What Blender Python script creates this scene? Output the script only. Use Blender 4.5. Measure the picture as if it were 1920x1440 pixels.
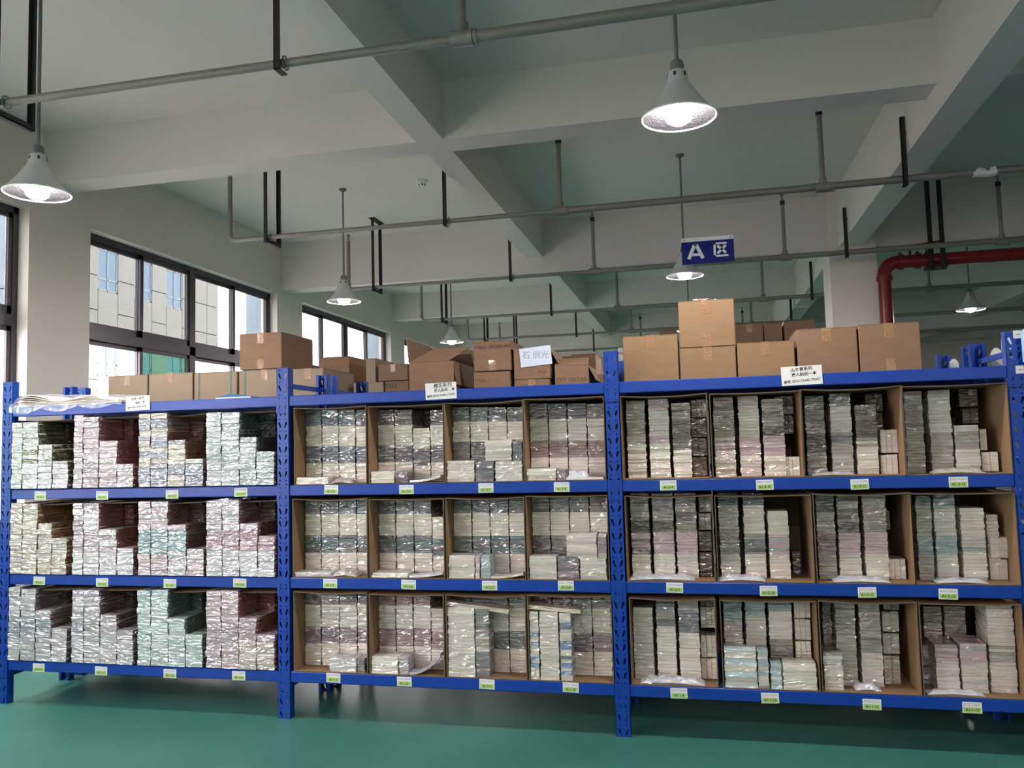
import bpy, bmesh, math, random
from mathutils import Vector, Matrix, noise
from mathutils.geometry import delaunay_2d_cdt

random.seed(7)
for o in list(bpy.data.objects):
    bpy.data.objects.remove(o, do_unlink=True)
SC = bpy.context.scene
COL = SC.collection

# ------------------------------------------------------------------ camera
FPX = 1525.0
CAM = Vector((2.4559, -4.5131, 1.5857))
RIGHT = Vector((0.97457459, 0.22252696, -0.02619391))
DOWN = Vector((-0.04187677, 0.06605203, -0.99693704))
FWD = Vector((-0.22011521, 0.97268642, 0.07369134))
cd = bpy.data.cameras.new('camera')
cam = bpy.data.objects.new('camera', cd)
COL.objects.link(cam)
up = -DOWN
cam.matrix_world = Matrix(((RIGHT.x, up.x, -FWD.x, CAM.x), (RIGHT.y, up.y, -FWD.y, CAM.y),
                           (RIGHT.z, up.z, -FWD.z, CAM.z), (0, 0, 0, 1)))
cd.sensor_fit = 'HORIZONTAL'
cd.sensor_width = 36.0
cd.lens = FPX / 1920.0 * 36.0
cd.clip_start = 0.05
cd.clip_end = 200
SC.camera = cam

# ------------------------------------------------------------------ world and exposure
SKY_STRENGTH = 16.0
LAMP_STRENGTH = 370.0
w = bpy.data.worlds.new('overcast_sky')
SC.world = w
w.use_nodes = True
bg = w.node_tree.nodes['Background']
bg.inputs[0].default_value = (1.0, .885, .925, 1)
bg.inputs[1].default_value = SKY_STRENGTH
SC.view_settings.view_transform = 'Standard'
SC.view_settings.look = 'None'
SC.view_settings.gamma = 1.0
SC.view_settings.use_curve_mapping = False
SC.view_settings.exposure = 0.6


# ------------------------------------------------------------------ helpers
def at(px, py, Y):
    """point of the plane y = Y seen at a pixel of the 1920x1440 frame"""
    d = RIGHT * ((px - 960) / FPX) + DOWN * ((py - 720) / FPX) + FWD
    return CAM + d * ((Y - CAM.y) / d.y)


def lin(r, g, b, a=1.0):
    def c(v):
        v /= 255.0
        return v / 12.92 if v <= 0.04045 else ((v + 0.055) / 1.055) ** 2.4
    return (c(r), c(g), c(b), a)


ORG = {}


class MB:
    def __init__(s):
        s.v = []; s.f = []; s.mi = []; s.cur = 0

    def add(s, vs, fs):
        n = len(s.v)
        s.v += [tuple(p) for p in vs]
        for f in fs:
            s.f.append([i + n for i in f]); s.mi.append(s.cur)
        return s

    def box(s, x0, x1, y0, y1, z0, z1):
        vs = [(x0, y0, z0), (x1, y0, z0), (x1, y1, z0), (x0, y1, z0), (x0, y0, z1), (x1, y0, z1), (x1, y1, z1), (x0, y1, z1)]
        return s.add(vs, [(0, 3, 2, 1), (4, 5, 6, 7), (0, 1, 5, 4), (1, 2, 6, 5), (2, 3, 7, 6), (3, 0, 4, 7)])

    def cbox(s, x0, x1, y0, y1, z0, z1, c):
        """box whose four edges along y are chamfered and whose front is chamfered"""
        pr = [(x0 + c, z0), (x1 - c, z0), (x1, z0 + c), (x1, z1 - c), (x1 - c, z1), (x0 + c, z1), (x0, z1 - c), (x0, z0 + c)]
        cx, cz = (x0 + x1) / 2, (z0 + z1) / 2
        kx = 1 - c / max(1e-6, (x1 - x0) / 2); kz = 1 - c / max(1e-6, (z1 - z0) / 2)
        pin = [(cx + (a - cx) * kx, cz + (b - cz) * kz) for a, b in pr]
        rings = [[(a, y0, b) for a, b in pin], [(a, y0 + c, b) for a, b in pr], [(a, y1 - c, b) for a, b in pr], [(a, y1, b) for a, b in pin]]
        vs = [p for r in rings for p in r]
        fs = [tuple(range(8)), tuple(range(31, 23, -1))]
        for k in range(3):
            for i in range(8):
                j = (i + 1) % 8
                fs.append((k * 8 + j, k * 8 + i, k * 8 + 8 + i, k * 8 + 8 + j))
        return s.add(vs, fs)

    def tube(s, p, q, r, n=10, r2=None, caps=True):
        return s.path([p, q], [r, r if r2 is None else r2], n, caps)

    def path(s, pts, rad, n=10, caps=True):
        pts = [Vector(p) for p in pts]
        if not isinstance(rad, (list, tuple)):
            rad = [rad] * len(pts)
        vs = []
        a = None
        for i, p in enumerate(pts):
            d = (pts[min(i + 1, len(pts) - 1)] - pts[max(i - 1, 0)]).normalized()
            if a is None:
                t = Vector((0, 0, 1)) if abs(d.z) < .9 else Vector((1, 0, 0))
                a = d.cross(t).normalized()
            else:
                a = (a - d * a.dot(d)).normalized()
            b = d.cross(a)
            for k in range(n):
                th = 2 * math.pi * k / n
                vs.append(p + a * (rad[i] * math.cos(th)) + b * (rad[i] * math.sin(th)))
        fs = []
        for i in range(len(pts) - 1):
            for k in range(n):
                j = (k + 1) % n
                fs.append((i * n + k, i * n + j, i * n + n + j, i * n + n + k))
        if caps:
            fs.append(tuple(range(n - 1, -1, -1)))
            m = (len(pts) - 1) * n
            fs.append(tuple(range(m, m + n)))
        return s.add(vs, fs)

    def lathe(s, cx, cy, prof, n=24, cap0=False, cap1=False):
        vs = []; fs = []
        for r, z in prof:
            for k in range(n):
                th = 2 * math.pi * k / n
                vs.append((cx + r * math.cos(th), cy + r * math.sin(th), z))
        for i in range(len(prof) - 1):
            for k in range(n):
                j = (k + 1) % n
                fs.append((i * n + k, i * n + j, i * n + n + j, i * n + n + k))
        if cap0: fs.append(tuple(range(n - 1, -1, -1)))
        if cap1:
            m = (len(prof) - 1) * n
            fs.append(tuple(range(m, m + n)))
        return s.add(vs, fs)

    def prism(s, poly, fn0, fn1):
        """poly of 2d points, fn0/fn1 map (u,v) to the two faces"""
        n = len(poly)
        vs = [fn0(*p) for p in poly] + [fn1(*p) for p in poly]
        fs = [tuple(range(n)), tuple(range(2 * n - 1, n - 1, -1))]
        for i in range(n):
            j = (i + 1) % n
            fs.append((j, i, n + i, n + j))
        return s.add(vs, fs)

    def build(s, name, mats, parent=None, smooth=False):
        me = bpy.data.meshes.new(name)
        o0 = ORG.get(root_of(parent).name, Vector()) if parent else Vector()
        me.from_pydata([(a - o0.x, b - o0.y, c - o0.z) for a, b, c in s.v], [], s.f)
        if not isinstance(mats, (list, tuple)): mats = [mats]
        for m in mats: me.materials.append(m)
        if len(mats) > 1:
            for p, i in zip(me.polygons, s.mi): p.material_index = i
        bm = bmesh.new(); bm.from_mesh(me)
        bmesh.ops.recalc_face_normals(bm, faces=bm.faces[:])
        bm.to_mesh(me); bm.free()
        if smooth:
            me.polygons.foreach_set('use_smooth', [True] * len(me.polygons))
            try: me.set_sharp_from_angle(angle=math.radians(40))
            except Exception: pass
        o = bpy.data.objects.new(name, me)
        COL.objects.link(o)
        if parent: o.parent = parent
        return o


def root_of(o):
    while o.parent: o = o.parent
    return o


def tag(o, label=None, cat=None, group=None, kind=None):
    if label: o['label'] = label
    if cat: o['category'] = cat
    if group: o['group'] = group
    if kind: o['kind'] = kind
    return o


def thing(name, loc, label=None, cat=None, group=None, kind=None):
    o = bpy.data.objects.new(name, None)
    o.empty_display_size = 0.05
    COL.objects.link(o)
    o.location = loc
    ORG[o.name] = Vector(loc)
    return tag(o, label, cat, group, kind)


def copy_tree(o, parent=None):
    c = o.copy()
    COL.objects.link(c)
    c.parent = parent
    for ch in o.children: copy_tree(ch, c)
    return c


def struct(o, label=None):
    o['kind'] = 'structure'
    if label: o['label'] = label
    return o


# ------------------------------------------------------------------ materials
def mat(name, col, rough=0.5, metal=0.0, spec=0.5, var=0.0, vscale=(6, 6, 6), bump=0.0, bscale=60.0, coat=0.0, emit=None, trans=0.0, alpha=1.0, detail=4):
    m = bpy.data.materials.new(name)
    m.use_nodes = True
    nt = m.node_tree
    b = nt.nodes['Principled BSDF']
    if len(col) == 3: col = (*col, 1)
    b.inputs['Base Color'].default_value = col
    b.inputs['Roughness'].default_value = rough
    b.inputs['Metallic'].default_value = metal
    b.inputs['Specular IOR Level'].default_value = spec
    b.inputs['Coat Weight'].default_value = coat
    b.inputs['Transmission Weight'].default_value = trans
    b.inputs['Alpha'].default_value = alpha
    if emit:
        b.inputs['Emission Color'].default_value = (*emit[:3], 1)
        b.inputs['Emission Strength'].default_value = emit[3]
    if var > 0 or bump > 0:
        g = nt.nodes.new('ShaderNodeNewGeometry')
    if var > 0:
        mp = nt.nodes.new('ShaderNodeMapping'); mp.inputs['Scale'].default_value = vscale
        nz = nt.nodes.new('ShaderNodeTexNoise'); nz.inputs['Scale'].default_value = 1.0; nz.inputs['Detail'].default_value = detail
        rp = nt.nodes.new('ShaderNodeMapRange')
        rp.inputs['From Min'].default_value = .25; rp.inputs['From Max'].default_value = .75
        rp.inputs['To Min'].default_value = 1 - var; rp.inputs['To Max'].default_value = 1 + var
        mx = nt.nodes.new('ShaderNodeVectorMath'); mx.operation = 'SCALE'
        mx.inputs[0].default_value = col[:3]
        nt.links.new(g.outputs['Position'], mp.inputs['Vector'])
        nt.links.new(mp.outputs[0], nz.inputs['Vector'])
        nt.links.new(nz.outputs['Fac'], rp.inputs['Value'])
        nt.links.new(rp.outputs[0], mx.inputs['Scale'])
        nt.links.new(mx.outputs[0], b.inputs['Base Color'])
    if bump > 0:
        n2 = nt.nodes.new('ShaderNodeTexNoise'); n2.inputs['Scale'].default_value = bscale; n2.inputs['Detail'].default_value = 3
        bp = nt.nodes.new('ShaderNodeBump'); bp.inputs['Strength'].default_value = bump; bp.inputs['Distance'].default_value = .01
        nt.links.new(g.outputs['Position'], n2.inputs['Vector'])
        nt.links.new(n2.outputs['Fac'], bp.inputs['Height'])
        nt.links.new(bp.outputs[0], b.inputs['Normal'])
    return m


def pack_mat(name, source, cover):
    """printed paper stacked inside glossy clear film; colour from the object or from the mesh"""
    m = bpy.data.materials.new(name)
    m.use_nodes = True
    nt = m.node_tree; N = nt.nodes; L = nt.links
    b = N['Principled BSDF']
    if source == 'object':
        oi = N.new('ShaderNodeObjectInfo'); col = oi.outputs['Color']
    else:
        oa = N.new('ShaderNodeVertexColor'); oa.layer_name = 'tint'; col = oa.outputs['Color']
    g = N.new('ShaderNodeNewGeometry')
    mp = N.new('ShaderNodeMapping'); mp.inputs['Scale'].default_value = (4, 4, 420)
    nz = N.new('ShaderNodeTexNoise'); nz.inputs['Scale'].default_value = 1; nz.inputs['Detail'].default_value = 2
    L.new(g.outputs['Position'], mp.inputs[0]); L.new(mp.outputs[0], nz.inputs['Vector'])
    rp = N.new('ShaderNodeMapRange'); rp.inputs['From Min'].default_value = .3; rp.inputs['From Max'].default_value = .7
    rp.inputs['To Min'].default_value = .80; rp.inputs['To Max'].default_value = 1.06
    L.new(nz.outputs['Fac'], rp.inputs['Value'])
    sc = N.new('ShaderNodeVectorMath'); sc.operation = 'SCALE'
    L.new(col, sc.inputs[0]); L.new(rp.outputs[0], sc.inputs['Scale'])
    out = sc.outputs[0]
    if cover:
        # the long sides show the printed covers, deeper in colour than the page edges
        if source == 'object':
            hs = N.new('ShaderNodeRGB'); hs.outputs[0].default_value = cover
        else:
            hs = N.new('ShaderNodeVertexColor'); hs.layer_name = 'cover'
        tc = N.new('ShaderNodeTexCoord'); sx = N.new('ShaderNodeSeparateXYZ')
        L.new(tc.outputs['Normal'], sx.inputs[0])
        ab = N.new('ShaderNodeMath'); ab.operation = 'ABSOLUTE'; L.new(sx.outputs['X'], ab.inputs[0])
        gt = N.new('ShaderNodeMath'); gt.operation = 'GREATER_THAN'; gt.inputs[1].default_value = .92; L.new(ab.outputs[0], gt.inputs[0])
        mx = N.new('ShaderNodeMix'); mx.data_type = 'RGBA'
        L.new(gt.outputs[0], mx.inputs['Factor']); L.new(out, mx.inputs['A']); L.new(hs.outputs[0], mx.inputs['B'])
        out = mx.outputs['Result']
    L.new(out, b.inputs['Base Color'])
    b.inputs['Roughness'].default_value = .6
    b.inputs['Specular IOR Level'].default_value = .25
    b.inputs['Coat Weight'].default_value = 1.0
    b.inputs['Coat Roughness'].default_value = .14
    b.inputs['Coat IOR'].default_value = 2.6      # several layers of clear film
    m2 = N.new('ShaderNodeMapping'); m2.inputs['Scale'].default_value = (8, 8, 23); m2.inputs['Rotation'].default_value = (0, .25, 0)
    n2 = N.new('ShaderNodeTexNoise'); n2.inputs['Scale'].default_value = 1; n2.inputs['Detail'].default_value = 1.5; n2.inputs['Distortion'].default_value = 1.8
    L.new(g.outputs['Position'], m2.inputs[0]); L.new(m2.outputs[0], n2.inputs['Vector'])
    bp = N.new('ShaderNodeBump'); bp.inputs['Strength'].default_value = 1.0; bp.inputs['Distance'].default_value = .034
    L.new(n2.outputs['Fac'], bp.inputs['Height'])
    L.new(bp.outputs[0], b.inputs['Coat Normal'])
    b2 = N.new('ShaderNodeBump'); b2.inputs['Strength'].default_value = .2; b2.inputs['Distance'].default_value = .01
    L.new(n2.outputs['Fac'], b2.inputs['Height']); L.new(b2.outputs[0], b.inputs['Normal'])
    return m


def film_mat(name, tint, op):
    """thin crumpled clear film"""
    m = bpy.data.materials.new(name); m.use_nodes = True
    nt = m.node_tree; N = nt.nodes; L = nt.links
    for n in list(N):
        if n.type == 'BSDF_PRINCIPLED': N.remove(n)
    o = [n for n in N if n.type == 'OUTPUT_MATERIAL'][0]
    t = N.new('ShaderNodeBsdfTransparent'); t.inputs[0].default_value = (.93, .95, .97, 1)
    d = N.new('ShaderNodeBsdfDiffuse'); d.inputs[0].default_value = tint
    gl = N.new('ShaderNodeBsdfGlossy'); gl.inputs['Roughness'].default_value = .2
    m1 = N.new('ShaderNodeMixShader'); m1.inputs[0].default_value = op
    m2 = N.new('ShaderNodeMixShader'); m2.inputs[0].default_value = .09
    L.new(t.outputs[0], m1.inputs[1]); L.new(d.outputs[0], m1.inputs[2])
    L.new(m1.outputs[0], m2.inputs[1]); L.new(gl.outputs[0], m2.inputs[2]); L.new(m2.outputs[0], o.inputs[0])
    return m


def pane_mat(name, tint, refl=.06):
    m = bpy.data.materials.new(name); m.use_nodes = True
    nt = m.node_tree; N = nt.nodes; L = nt.links
    for n in list(N):
        if n.type == 'BSDF_PRINCIPLED': N.remove(n)
    o = [n for n in N if n.type == 'OUTPUT_MATERIAL'][0]
    t = N.new('ShaderNodeBsdfTransparent'); t.inputs[0].default_value = tint
    gl = N.new('ShaderNodeBsdfGlossy'); gl.inputs['Roughness'].default_value = .02
    m1 = N.new('ShaderNodeMixShader'); m1.inputs[0].default_value = refl
    L.new(t.outputs[0], m1.inputs[1]); L.new(gl.outputs[0], m1.inputs[2]); L.new(m1.outputs[0], o.inputs[0])
    return m


def floor_mat():
    m = mat('green_epoxy', lin(62, 120, 106), rough=.36, spec=.3, var=.16, vscale=(1.3, 1.3, 1.3), detail=8, bump=.05, bscale=9)
    return m


M = {}
M['wall'] = mat('painted_wall', lin(226, 220, 212), rough=.85, var=.025, vscale=(.8, .8, .8), bump=.05, bscale=25)
M['ceil'] = mat('painted_ceiling', lin(224, 220, 216), rough=.9, var=.03, vscale=(.6, .6, .6))
M['floor'] = floor_mat()
M['blue'] = mat('blue_rack_paint', (0.003, 0.047, 0.33, 1), rough=.34, spec=.38, var=.06, vscale=(3, 3, 3), bump=.04, bscale=30)
M['deck'] = mat('rack_deck', (0.03, 0.05, 0.14, 1), rough=.5)
M['galv'] = mat('galvanised_pipe', lin(138, 136, 132), rough=.5, metal=.3, var=.12, vscale=(5, 40, 40), bump=.05, bscale=80)
M['iron'] = mat('black_angle_iron', lin(32, 29, 30), rough=.6, var=.25, vscale=(20, 20, 20))
M['red'] = mat('red_fire_pipe', lin(118, 20, 28), rough=.35, var=.1, vscale=(12, 12, 12))
M['alu'] = mat('dark_aluminium', lin(68, 64, 70), rough=.4, metal=.1)
M['alul'] = mat('aluminium_edge', lin(150, 150, 155), rough=.4, metal=.3)
M['card'] = mat('kraft_cardboard', lin(138, 113, 84), rough=.8, spec=.2, var=.07, vscale=(9, 9, 30), bump=.03, bscale=120)
M['cardb'] = mat('brown_cardboard', lin(132, 106, 84), rough=.8, spec=.2, var=.07, vscale=(9, 9, 30), bump=.03, bscale=120)
M['cardg'] = mat('grey_brown_cardboard', lin(146, 130, 110), rough=.8, spec=.2, var=.06, vscale=(9, 9, 30))
M['cardin'] = mat('carton_inside', lin(140, 113, 84), rough=.85, spec=.2, var=.05, vscale=(8, 8, 20))
M['cardedge'] = mat('carton_cut_edge', lin(96, 86, 72), rough=.9)
M['tape'] = mat('clear_tape', lin(146, 112, 78), rough=.2, spec=.6, coat=.5, bump=.5, bscale=70)
M['ink'] = mat('black_ink', lin(34, 30, 30), rough=.7)
M['inkb'] = mat('brown_ink', lin(92, 62, 50), rough=.8)
M['inkp'] = mat('faded_ink', lin(120, 92, 70), rough=.8)
M['paper'] = mat('white_paper', lin(228, 230, 228), rough=.7)
M['bpaper'] = mat('bluish_paper', lin(205, 216, 228), rough=.7)
M['green'] = mat('green_label', lin(168, 204, 118), rough=.7)
M['glaze'] = mat('grey_print', lin(135, 150, 165), rough=.7)
M['sign'] = mat('blue_sign', (0.0015, 0.012, 0.17, 1), rough=.5, spec=.2)
M['signw'] = mat('white_sign_print', lin(225, 228, 232), rough=.5)
M['plast'] = mat('white_plastic', lin(225, 225, 225), rough=.4)
M['plastg'] = mat('grey_plastic', lin(120, 120, 122), rough=.5)
M['shade'] = mat('lamp_shade_plastic', lin(196, 200, 202), rough=.25, spec=.5)
M['shadein'] = mat('lamp_pebbled_reflector', lin(11, 11, 12), rough=.45, spec=.12, bump=.5, bscale=90)
M['rim'] = mat('lamp_rim', lin(240, 243, 245), rough=.2)
M['bulb'] = mat('led_bulb', (1, 1, 1, 1), emit=(1.0, .905, .895, LAMP_STRENGTH))
M['slot'] = mat('dark_slot', lin(25, 25, 27), rough=.8)
M['film'] = film_mat('clear_film', (.75, .77, .8, 1), .22)
M['filmw'] = film_mat('milky_film', (.85, .85, .85, 1), .7)
M['cream'] = mat('cream_sheet', lin(222, 200, 168), rough=.7)
M['white'] = mat('white_sheet', lin(222, 218, 212), rough=.7)
M['aqua'] = mat('pale_blue_wrap', lin(170, 205, 225), rough=.4)
M['strap'] = mat('green_strap', lin(70, 110, 95), rough=.5)
M['tealb'] = mat('blue_booklet', lin(50, 110, 150), rough=.4)
M['glass'] = pane_mat('upper_glass', (.50, .52, .52, 1))
M['glassc'] = pane_mat('clear_glass', (.95, .97, .97, 1))
M['glassg'] = pane_mat('green_glass', (.30, .44, .38, 1))
M['clad'] = mat('stone_cladding', lin(98, 100, 94), rough=.8, var=.04, vscale=(2, 2, 2))
M['clads'] = mat('cladding_joint', lin(60, 59, 57), rough=.9)
M['bglass'] = mat('blue_facade_glass', lin(40, 72, 88), rough=.15)
M['bframe'] = mat('facade_window_frame', lin(90, 100, 108), rough=.5)
M['ground'] = mat('concrete_ground', lin(150, 148, 142), rough=.9)
M['exwall'] = mat('outer_pier_cladding', lin(150, 166, 176), rough=.7)
M['pack'] = pack_mat('film_wrapped_packs', 'object', None)
M['packs'] = pack_mat('film_wrapped_packs_rest', 'mesh', None)
M['pcovs'] = pack_mat('film_wrapped_pastel_packs_rest', 'mesh', True)

TEXT_CACHE = {}


def text_mesh(body, size, bold=0.0):
    key = (body, round(size, 4), bold)
    if key in TEXT_CACHE: return TEXT_CACHE[key]
    cu = bpy.data.curves.new('lettering', 'FONT')
    cu.body = body; cu.size = size; cu.align_x = 'CENTER'; cu.align_y = 'CENTER'
    cu.resolution_u = 2; cu.offset = bold
    o = bpy.data.objects.new('lettering', cu)
    COL.objects.link(o)
    dg = bpy.context.evaluated_depsgraph_get()
    me = bpy.data.meshes.new_from_object(o.evaluated_get(dg))
    bpy.data.objects.remove(o, do_unlink=True)
    TEXT_CACHE[key] = me
    return me


def lettering(body, size, pos, m, parent, facing='front', bold=0.0, name='lettering', roll=0.0, sx=1.0):
    me = text_mesh(body, size, bold).copy()
    me.materials.clear(); me.materials.append(m)
    o = bpy.data.objects.new(name, me)
    COL.objects.link(o)
    o.parent = parent
    o.location = Vector(pos) - ORG[root_of(parent).name]
    rz = {'front': 0.0, 'right': math.pi / 2, 'left': -math.pi / 2}[facing]
    o.rotation_euler = (math.pi / 2, roll, rz)
    o.scale = (sx, 1, 1)
    return o
# ------------------------------------------------------------------ the hall
ZC = 4.42            # ceiling
XL, XR = -3.0, 12.5  # inner faces of the side walls
YN, YF = -9.6, 18.6
WT = 0.24

struct(MB().box(XL - WT, XR + WT, YN - WT, YF + WT, -.2, 0).build('floor', M['floor']))
struct(MB().box(XL - WT, XR + WT, YN - WT, YF + WT, ZC, ZC + .15).build('ceiling', M['ceil']))
struct(MB().box(XR, XR + WT, YN, YF, 0, ZC).build('wall_right', M['wall']))
struct(MB().box(XL - WT, XR + WT, YF, YF + WT, 0, ZC).build('wall_back', M['wall']))
struct(MB().box(XL - WT, XR + WT, YN - WT, YN, 0, ZC).build('wall_front', M['wall']))
HEAD, SILL, WW, WP = 3.70, 0.95, 3.465, 4.18
wins = [1.915 + WP * k for k in range(-2, 4)]
mb = MB()
ys = YN
for y in wins:
    mb.box(XL - WT, XL, ys, y, 0, ZC)
    mb.box(XL - WT, XL, y, y + WW, 0, SILL)
    mb.box(XL - WT, XL, y, y + WW, HEAD, ZC)
    ys = y + WW
mb.box(XL - WT, XL, ys, YF, 0, ZC)
struct(mb.build('wall_left', M['wall']))
# outer piers between the windows
for y in wins[:-1]:
    a, b = y + WW + .02, y + WP - .02
    o = struct(thing('trim_1', (XL - WT - .12, (a + b) / 2, 0)))
    MB().box(XL - WT - .24, XL - WT, a, b, 0, 3.02).build('cladding_panel', M['exwall'], o)
    MB().box(XL - WT - .24, XL - WT, a, b, 3.03, ZC).build('cladding_panel', M['exwall'], o)

# windows: two sliding pairs above a transom, two below
T0, T1 = 2.68, 2.78


def make_window(name, y0):
    y1 = y0 + WW
    t = struct(thing(name, (XL - .14, (y0 + y1) / 2, SILL)))
    xa, xb = XL - .175, XL - .105
    fr = .055
    f = MB()
    f.box(xa, xb, y0, y1, HEAD - fr, HEAD); f.box(xa, xb, y0, y1, SILL, SILL + fr)
    f.box(xa, xb, y0, y0 + fr, SILL, HEAD); f.box(xa, xb, y1 - fr, y1, SILL, HEAD)
    f.build('outer_frame', M['alu'], t)
    MB().box(xa, xb + .004, y0 + fr, y1 - fr, T0, T1).build('transom', M['alu'], t)
    ym = (y0 + y1) / 2
    MB().box(xa, xb + .004, ym - .05, ym + .05, SILL + fr, HEAD - fr).build('mullion', M['alu'], t)
    for hi in (0, 1):
        z0, z1 = (T1, HEAD - fr) if hi else (SILL + fr, T0)
        for h in (0, 1):
            a, b = (y0 + fr, ym - .05) if h == 0 else (ym + .05, y1 - fr)
            c = (a + b) / 2
            for q in (0, 1):
                p0, p1 = (a, c + .02) if q == 0 else (c - .02, b)
                xs0, xs1 = (xa + .004, xa + .03) if q == 0 else (xa + .036, xa + .062)
                s = MB()
                sw = .042
                s.box(xs0, xs1, p0, p1, z1 - sw, z1); s.box(xs0, xs1, p0, p1, z0, z0 + sw + .03)
                s.box(xs0, xs1, p0, p0 + sw, z0, z1); s.box(xs0, xs1, p1 - sw, p1, z0, z1)
                so = s.build('sash', M['alu'], t)
                xm = (xs0 + xs1) / 2
                gm = M['glass'] if hi else (M['glassg'] if (h == 0 and q == 1) else M['glassc'])
                MB().box(xm - .003, xm + .003, p0 + sw, p1 - sw, z0 + sw + .03, z1 - sw).build('pane', gm, so)
                e = MB(); ye = p1 - sw - .006 if q == 0 else p0 + sw
                e.box(xs1, xs1 + .003, ye, ye + .006, z0 + .08, z1 - sw); e.build('edge_strip', M['alul'], so)
    return t


for k, y in enumerate(wins): make_window('window_%d' % (k + 1), y)

# beams and columns
ZS, ZM = 3.955, 3.765      # undersides of the secondary and of the main beams


def beam_x(y0, y1, z):
    struct(MB().box(XL, XR, y0, y1, z, ZC).build('ceiling_beam', M['ceil']))


def beam_y(x0, x1, z, y0, y1):
    struct(MB().box(x0, x1, y0, y1, z, ZC).build('ceiling_beam', M['ceil']))


beam_x(-6.95, -6.68, ZS); beam_x(-2.83, -2.53, ZM); beam_x(1.37, 1.645, ZS); beam_x(5.52, 5.80, ZM)
beam_x(9.68, 9.95, ZS); beam_x(13.83, 14.13, ZM); beam_x(18.0, 18.27, ZS)
CR = [(YN, -6.95), (-6.68, -2.83), (-2.53, 1.37), (1.645, 5.52), (5.80, 9.68), (9.95, 13.83), (14.13, 18.0)]
for a, b in CR:
    beam_y(.405, .625, ZS, a, b); beam_y(4.14, 4.40, ZM, a, b); beam_y(8.0, 8.22, ZS, a, b)
beam_y(4.14, 4.40, ZM, 1.37, 1.645)
for yc in (5.66, 13.98):
    struct(MB().box(4.03, 4.54, yc - .26, yc + .26, 0, ZC).build('column', M['wall']))

# opposite building
FX = -13.0
ob = thing('office_building', (FX - 2, 14, -2), 'pale stone clad building with tall blue windows seen through the left window', 'building')
MB().box(FX - 8, FX - .06, -6, 19.6, -2, 14).build('wall', M['clads'], ob)
rows = [-2 + .93 * i for i in range(17)]
bw = [(14.0 + 1.44 * k, 14.76 + 1.44 * k) for k in range(-5, 3)]
bays = []
y = -6.0
edges = [-6.0]
for a, b in bw:
    edges += [a, b]
edges.append(19.6)
zw = [(-.9, .25), (1.35, 2.5), (3.7, 4.85), (6.0, 7.15), (8.3, 9.45), (10.6, 11.75)]
for i in range(len(edges) - 1):
    a, b = edges[i], edges[i + 1]
    win = any(abs(a - q[0]) < 1e-6 for q in bw)
    if a < 9: continue
    segs = 1 if (b - a) < 1.2 else 3
    for sgm in range(segs):
        p, q = a + (b - a) * sgm / segs, a + (b - a) * (sgm + 1) / segs
        if not win:
            for zz in rows:
                if zz > 2.5: MB().box(FX - .06, FX, p + .012, q - .012, zz + .012, zz + .918).build('cladding_panel', M['clad'], ob)
        else:
            zp = 2.5
            for (z0, z1) in zw[2:]:
                if z0 > zp: MB().box(FX - .06, FX, p + .012, q - .012, zp + .012, z0 - .012).build('cladding_panel', M['clad'], ob)
                zp = z1
            MB().box(FX - .06, FX, p + .012, q - .012, zp + .012, 13.8).build('cladding_panel', M['clad'], ob)
            for (z0, z1) in zw[2:]:
                wo = MB(); wo.box(FX - .05, FX - .02, p, p + .04, z0, z1).box(FX - .05, FX - .02, q - .04, q, z0, z1).box(FX - .05, FX - .02, p, q, z1 - .04, z1)
                wo.box(FX - .05, FX - .02, p, q, z0, z0 + .04).box(FX - .05, FX - .02, (p + q) / 2 - .02, (p + q) / 2 + .02, z0, z1).box(FX - .05, FX - .02, p, q, z0 + .3, z0 + .34)
                wo = wo.build('window_frame', M['bframe'], ob)
                for (u, v) in ((p + .04, (p + q) / 2 - .02), ((p + q) / 2 + .02, q - .04)):
                    MB().box(FX - .045, FX - .035, u, v, z0 + .34, z1 - .04).build('pane', M['bglass'], wo)
                    MB().box(FX - .045, FX - .035, u, v, z0 + .04, z0 + .3).build('pane', M['bglass'], wo)
struct(MB().box(-45, XL - WT, -40, 50, -2.2, -2.0).build('ground', M['ground']))

# ------------------------------------------------------------------ blue boltless racks
UW, UD, RH, RD = .079, .052, 2.086, .58
UX = [-2.0, 0.0, 2.0, 4.02, 6.03]
LEV = [0.275, 0.824, 1.372, 1.914]
BH = .063


def holed_plate(w, h, holes):
    """triangles of a plate with real holes; 2d, centred on x, from z=0 to h"""
    vs = [Vector((-w / 2, 0)), Vector((w / 2, 0)), Vector((w / 2, h)), Vector((-w / 2, h))]
    es = [(0, 1), (1, 2), (2, 3), (3, 0)]
    for hl in holes:
        n = len(vs)
        vs += [Vector(p) for p in hl]
        es += [(n + i, n + (i + 1) % len(hl)) for i in range(len(hl))]
    ov, oe, of, *_ = delaunay_2d_cdt(vs, es, [], 0, 1e-6)

    def inside(c, poly):
        r = False
        for i in range(len(poly)):
            x1, y1 = poly[i]; x2, y2 = poly[i - 1]
            if (y1 > c[1]) != (y2 > c[1]) and c[0] < (x2 - x1) * (c[1] - y1) / (y2 - y1) + x1: r = not r
        return r
    fs = []
    for f in of:
        c = [sum(ov[i][k] for i in f) / 3 for k in (0, 1)]
        if not any(inside(c, hl) for hl in holes): fs.append(tuple(f))
    return [(p[0], p[1]) for p in ov], fs


def rnd(cx, cz, r, n=6): return [(cx + r * math.cos(2 * math.pi * i / n), cz + r * math.sin(2 * math.pi * i / n)) for i in range(n)]


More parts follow.
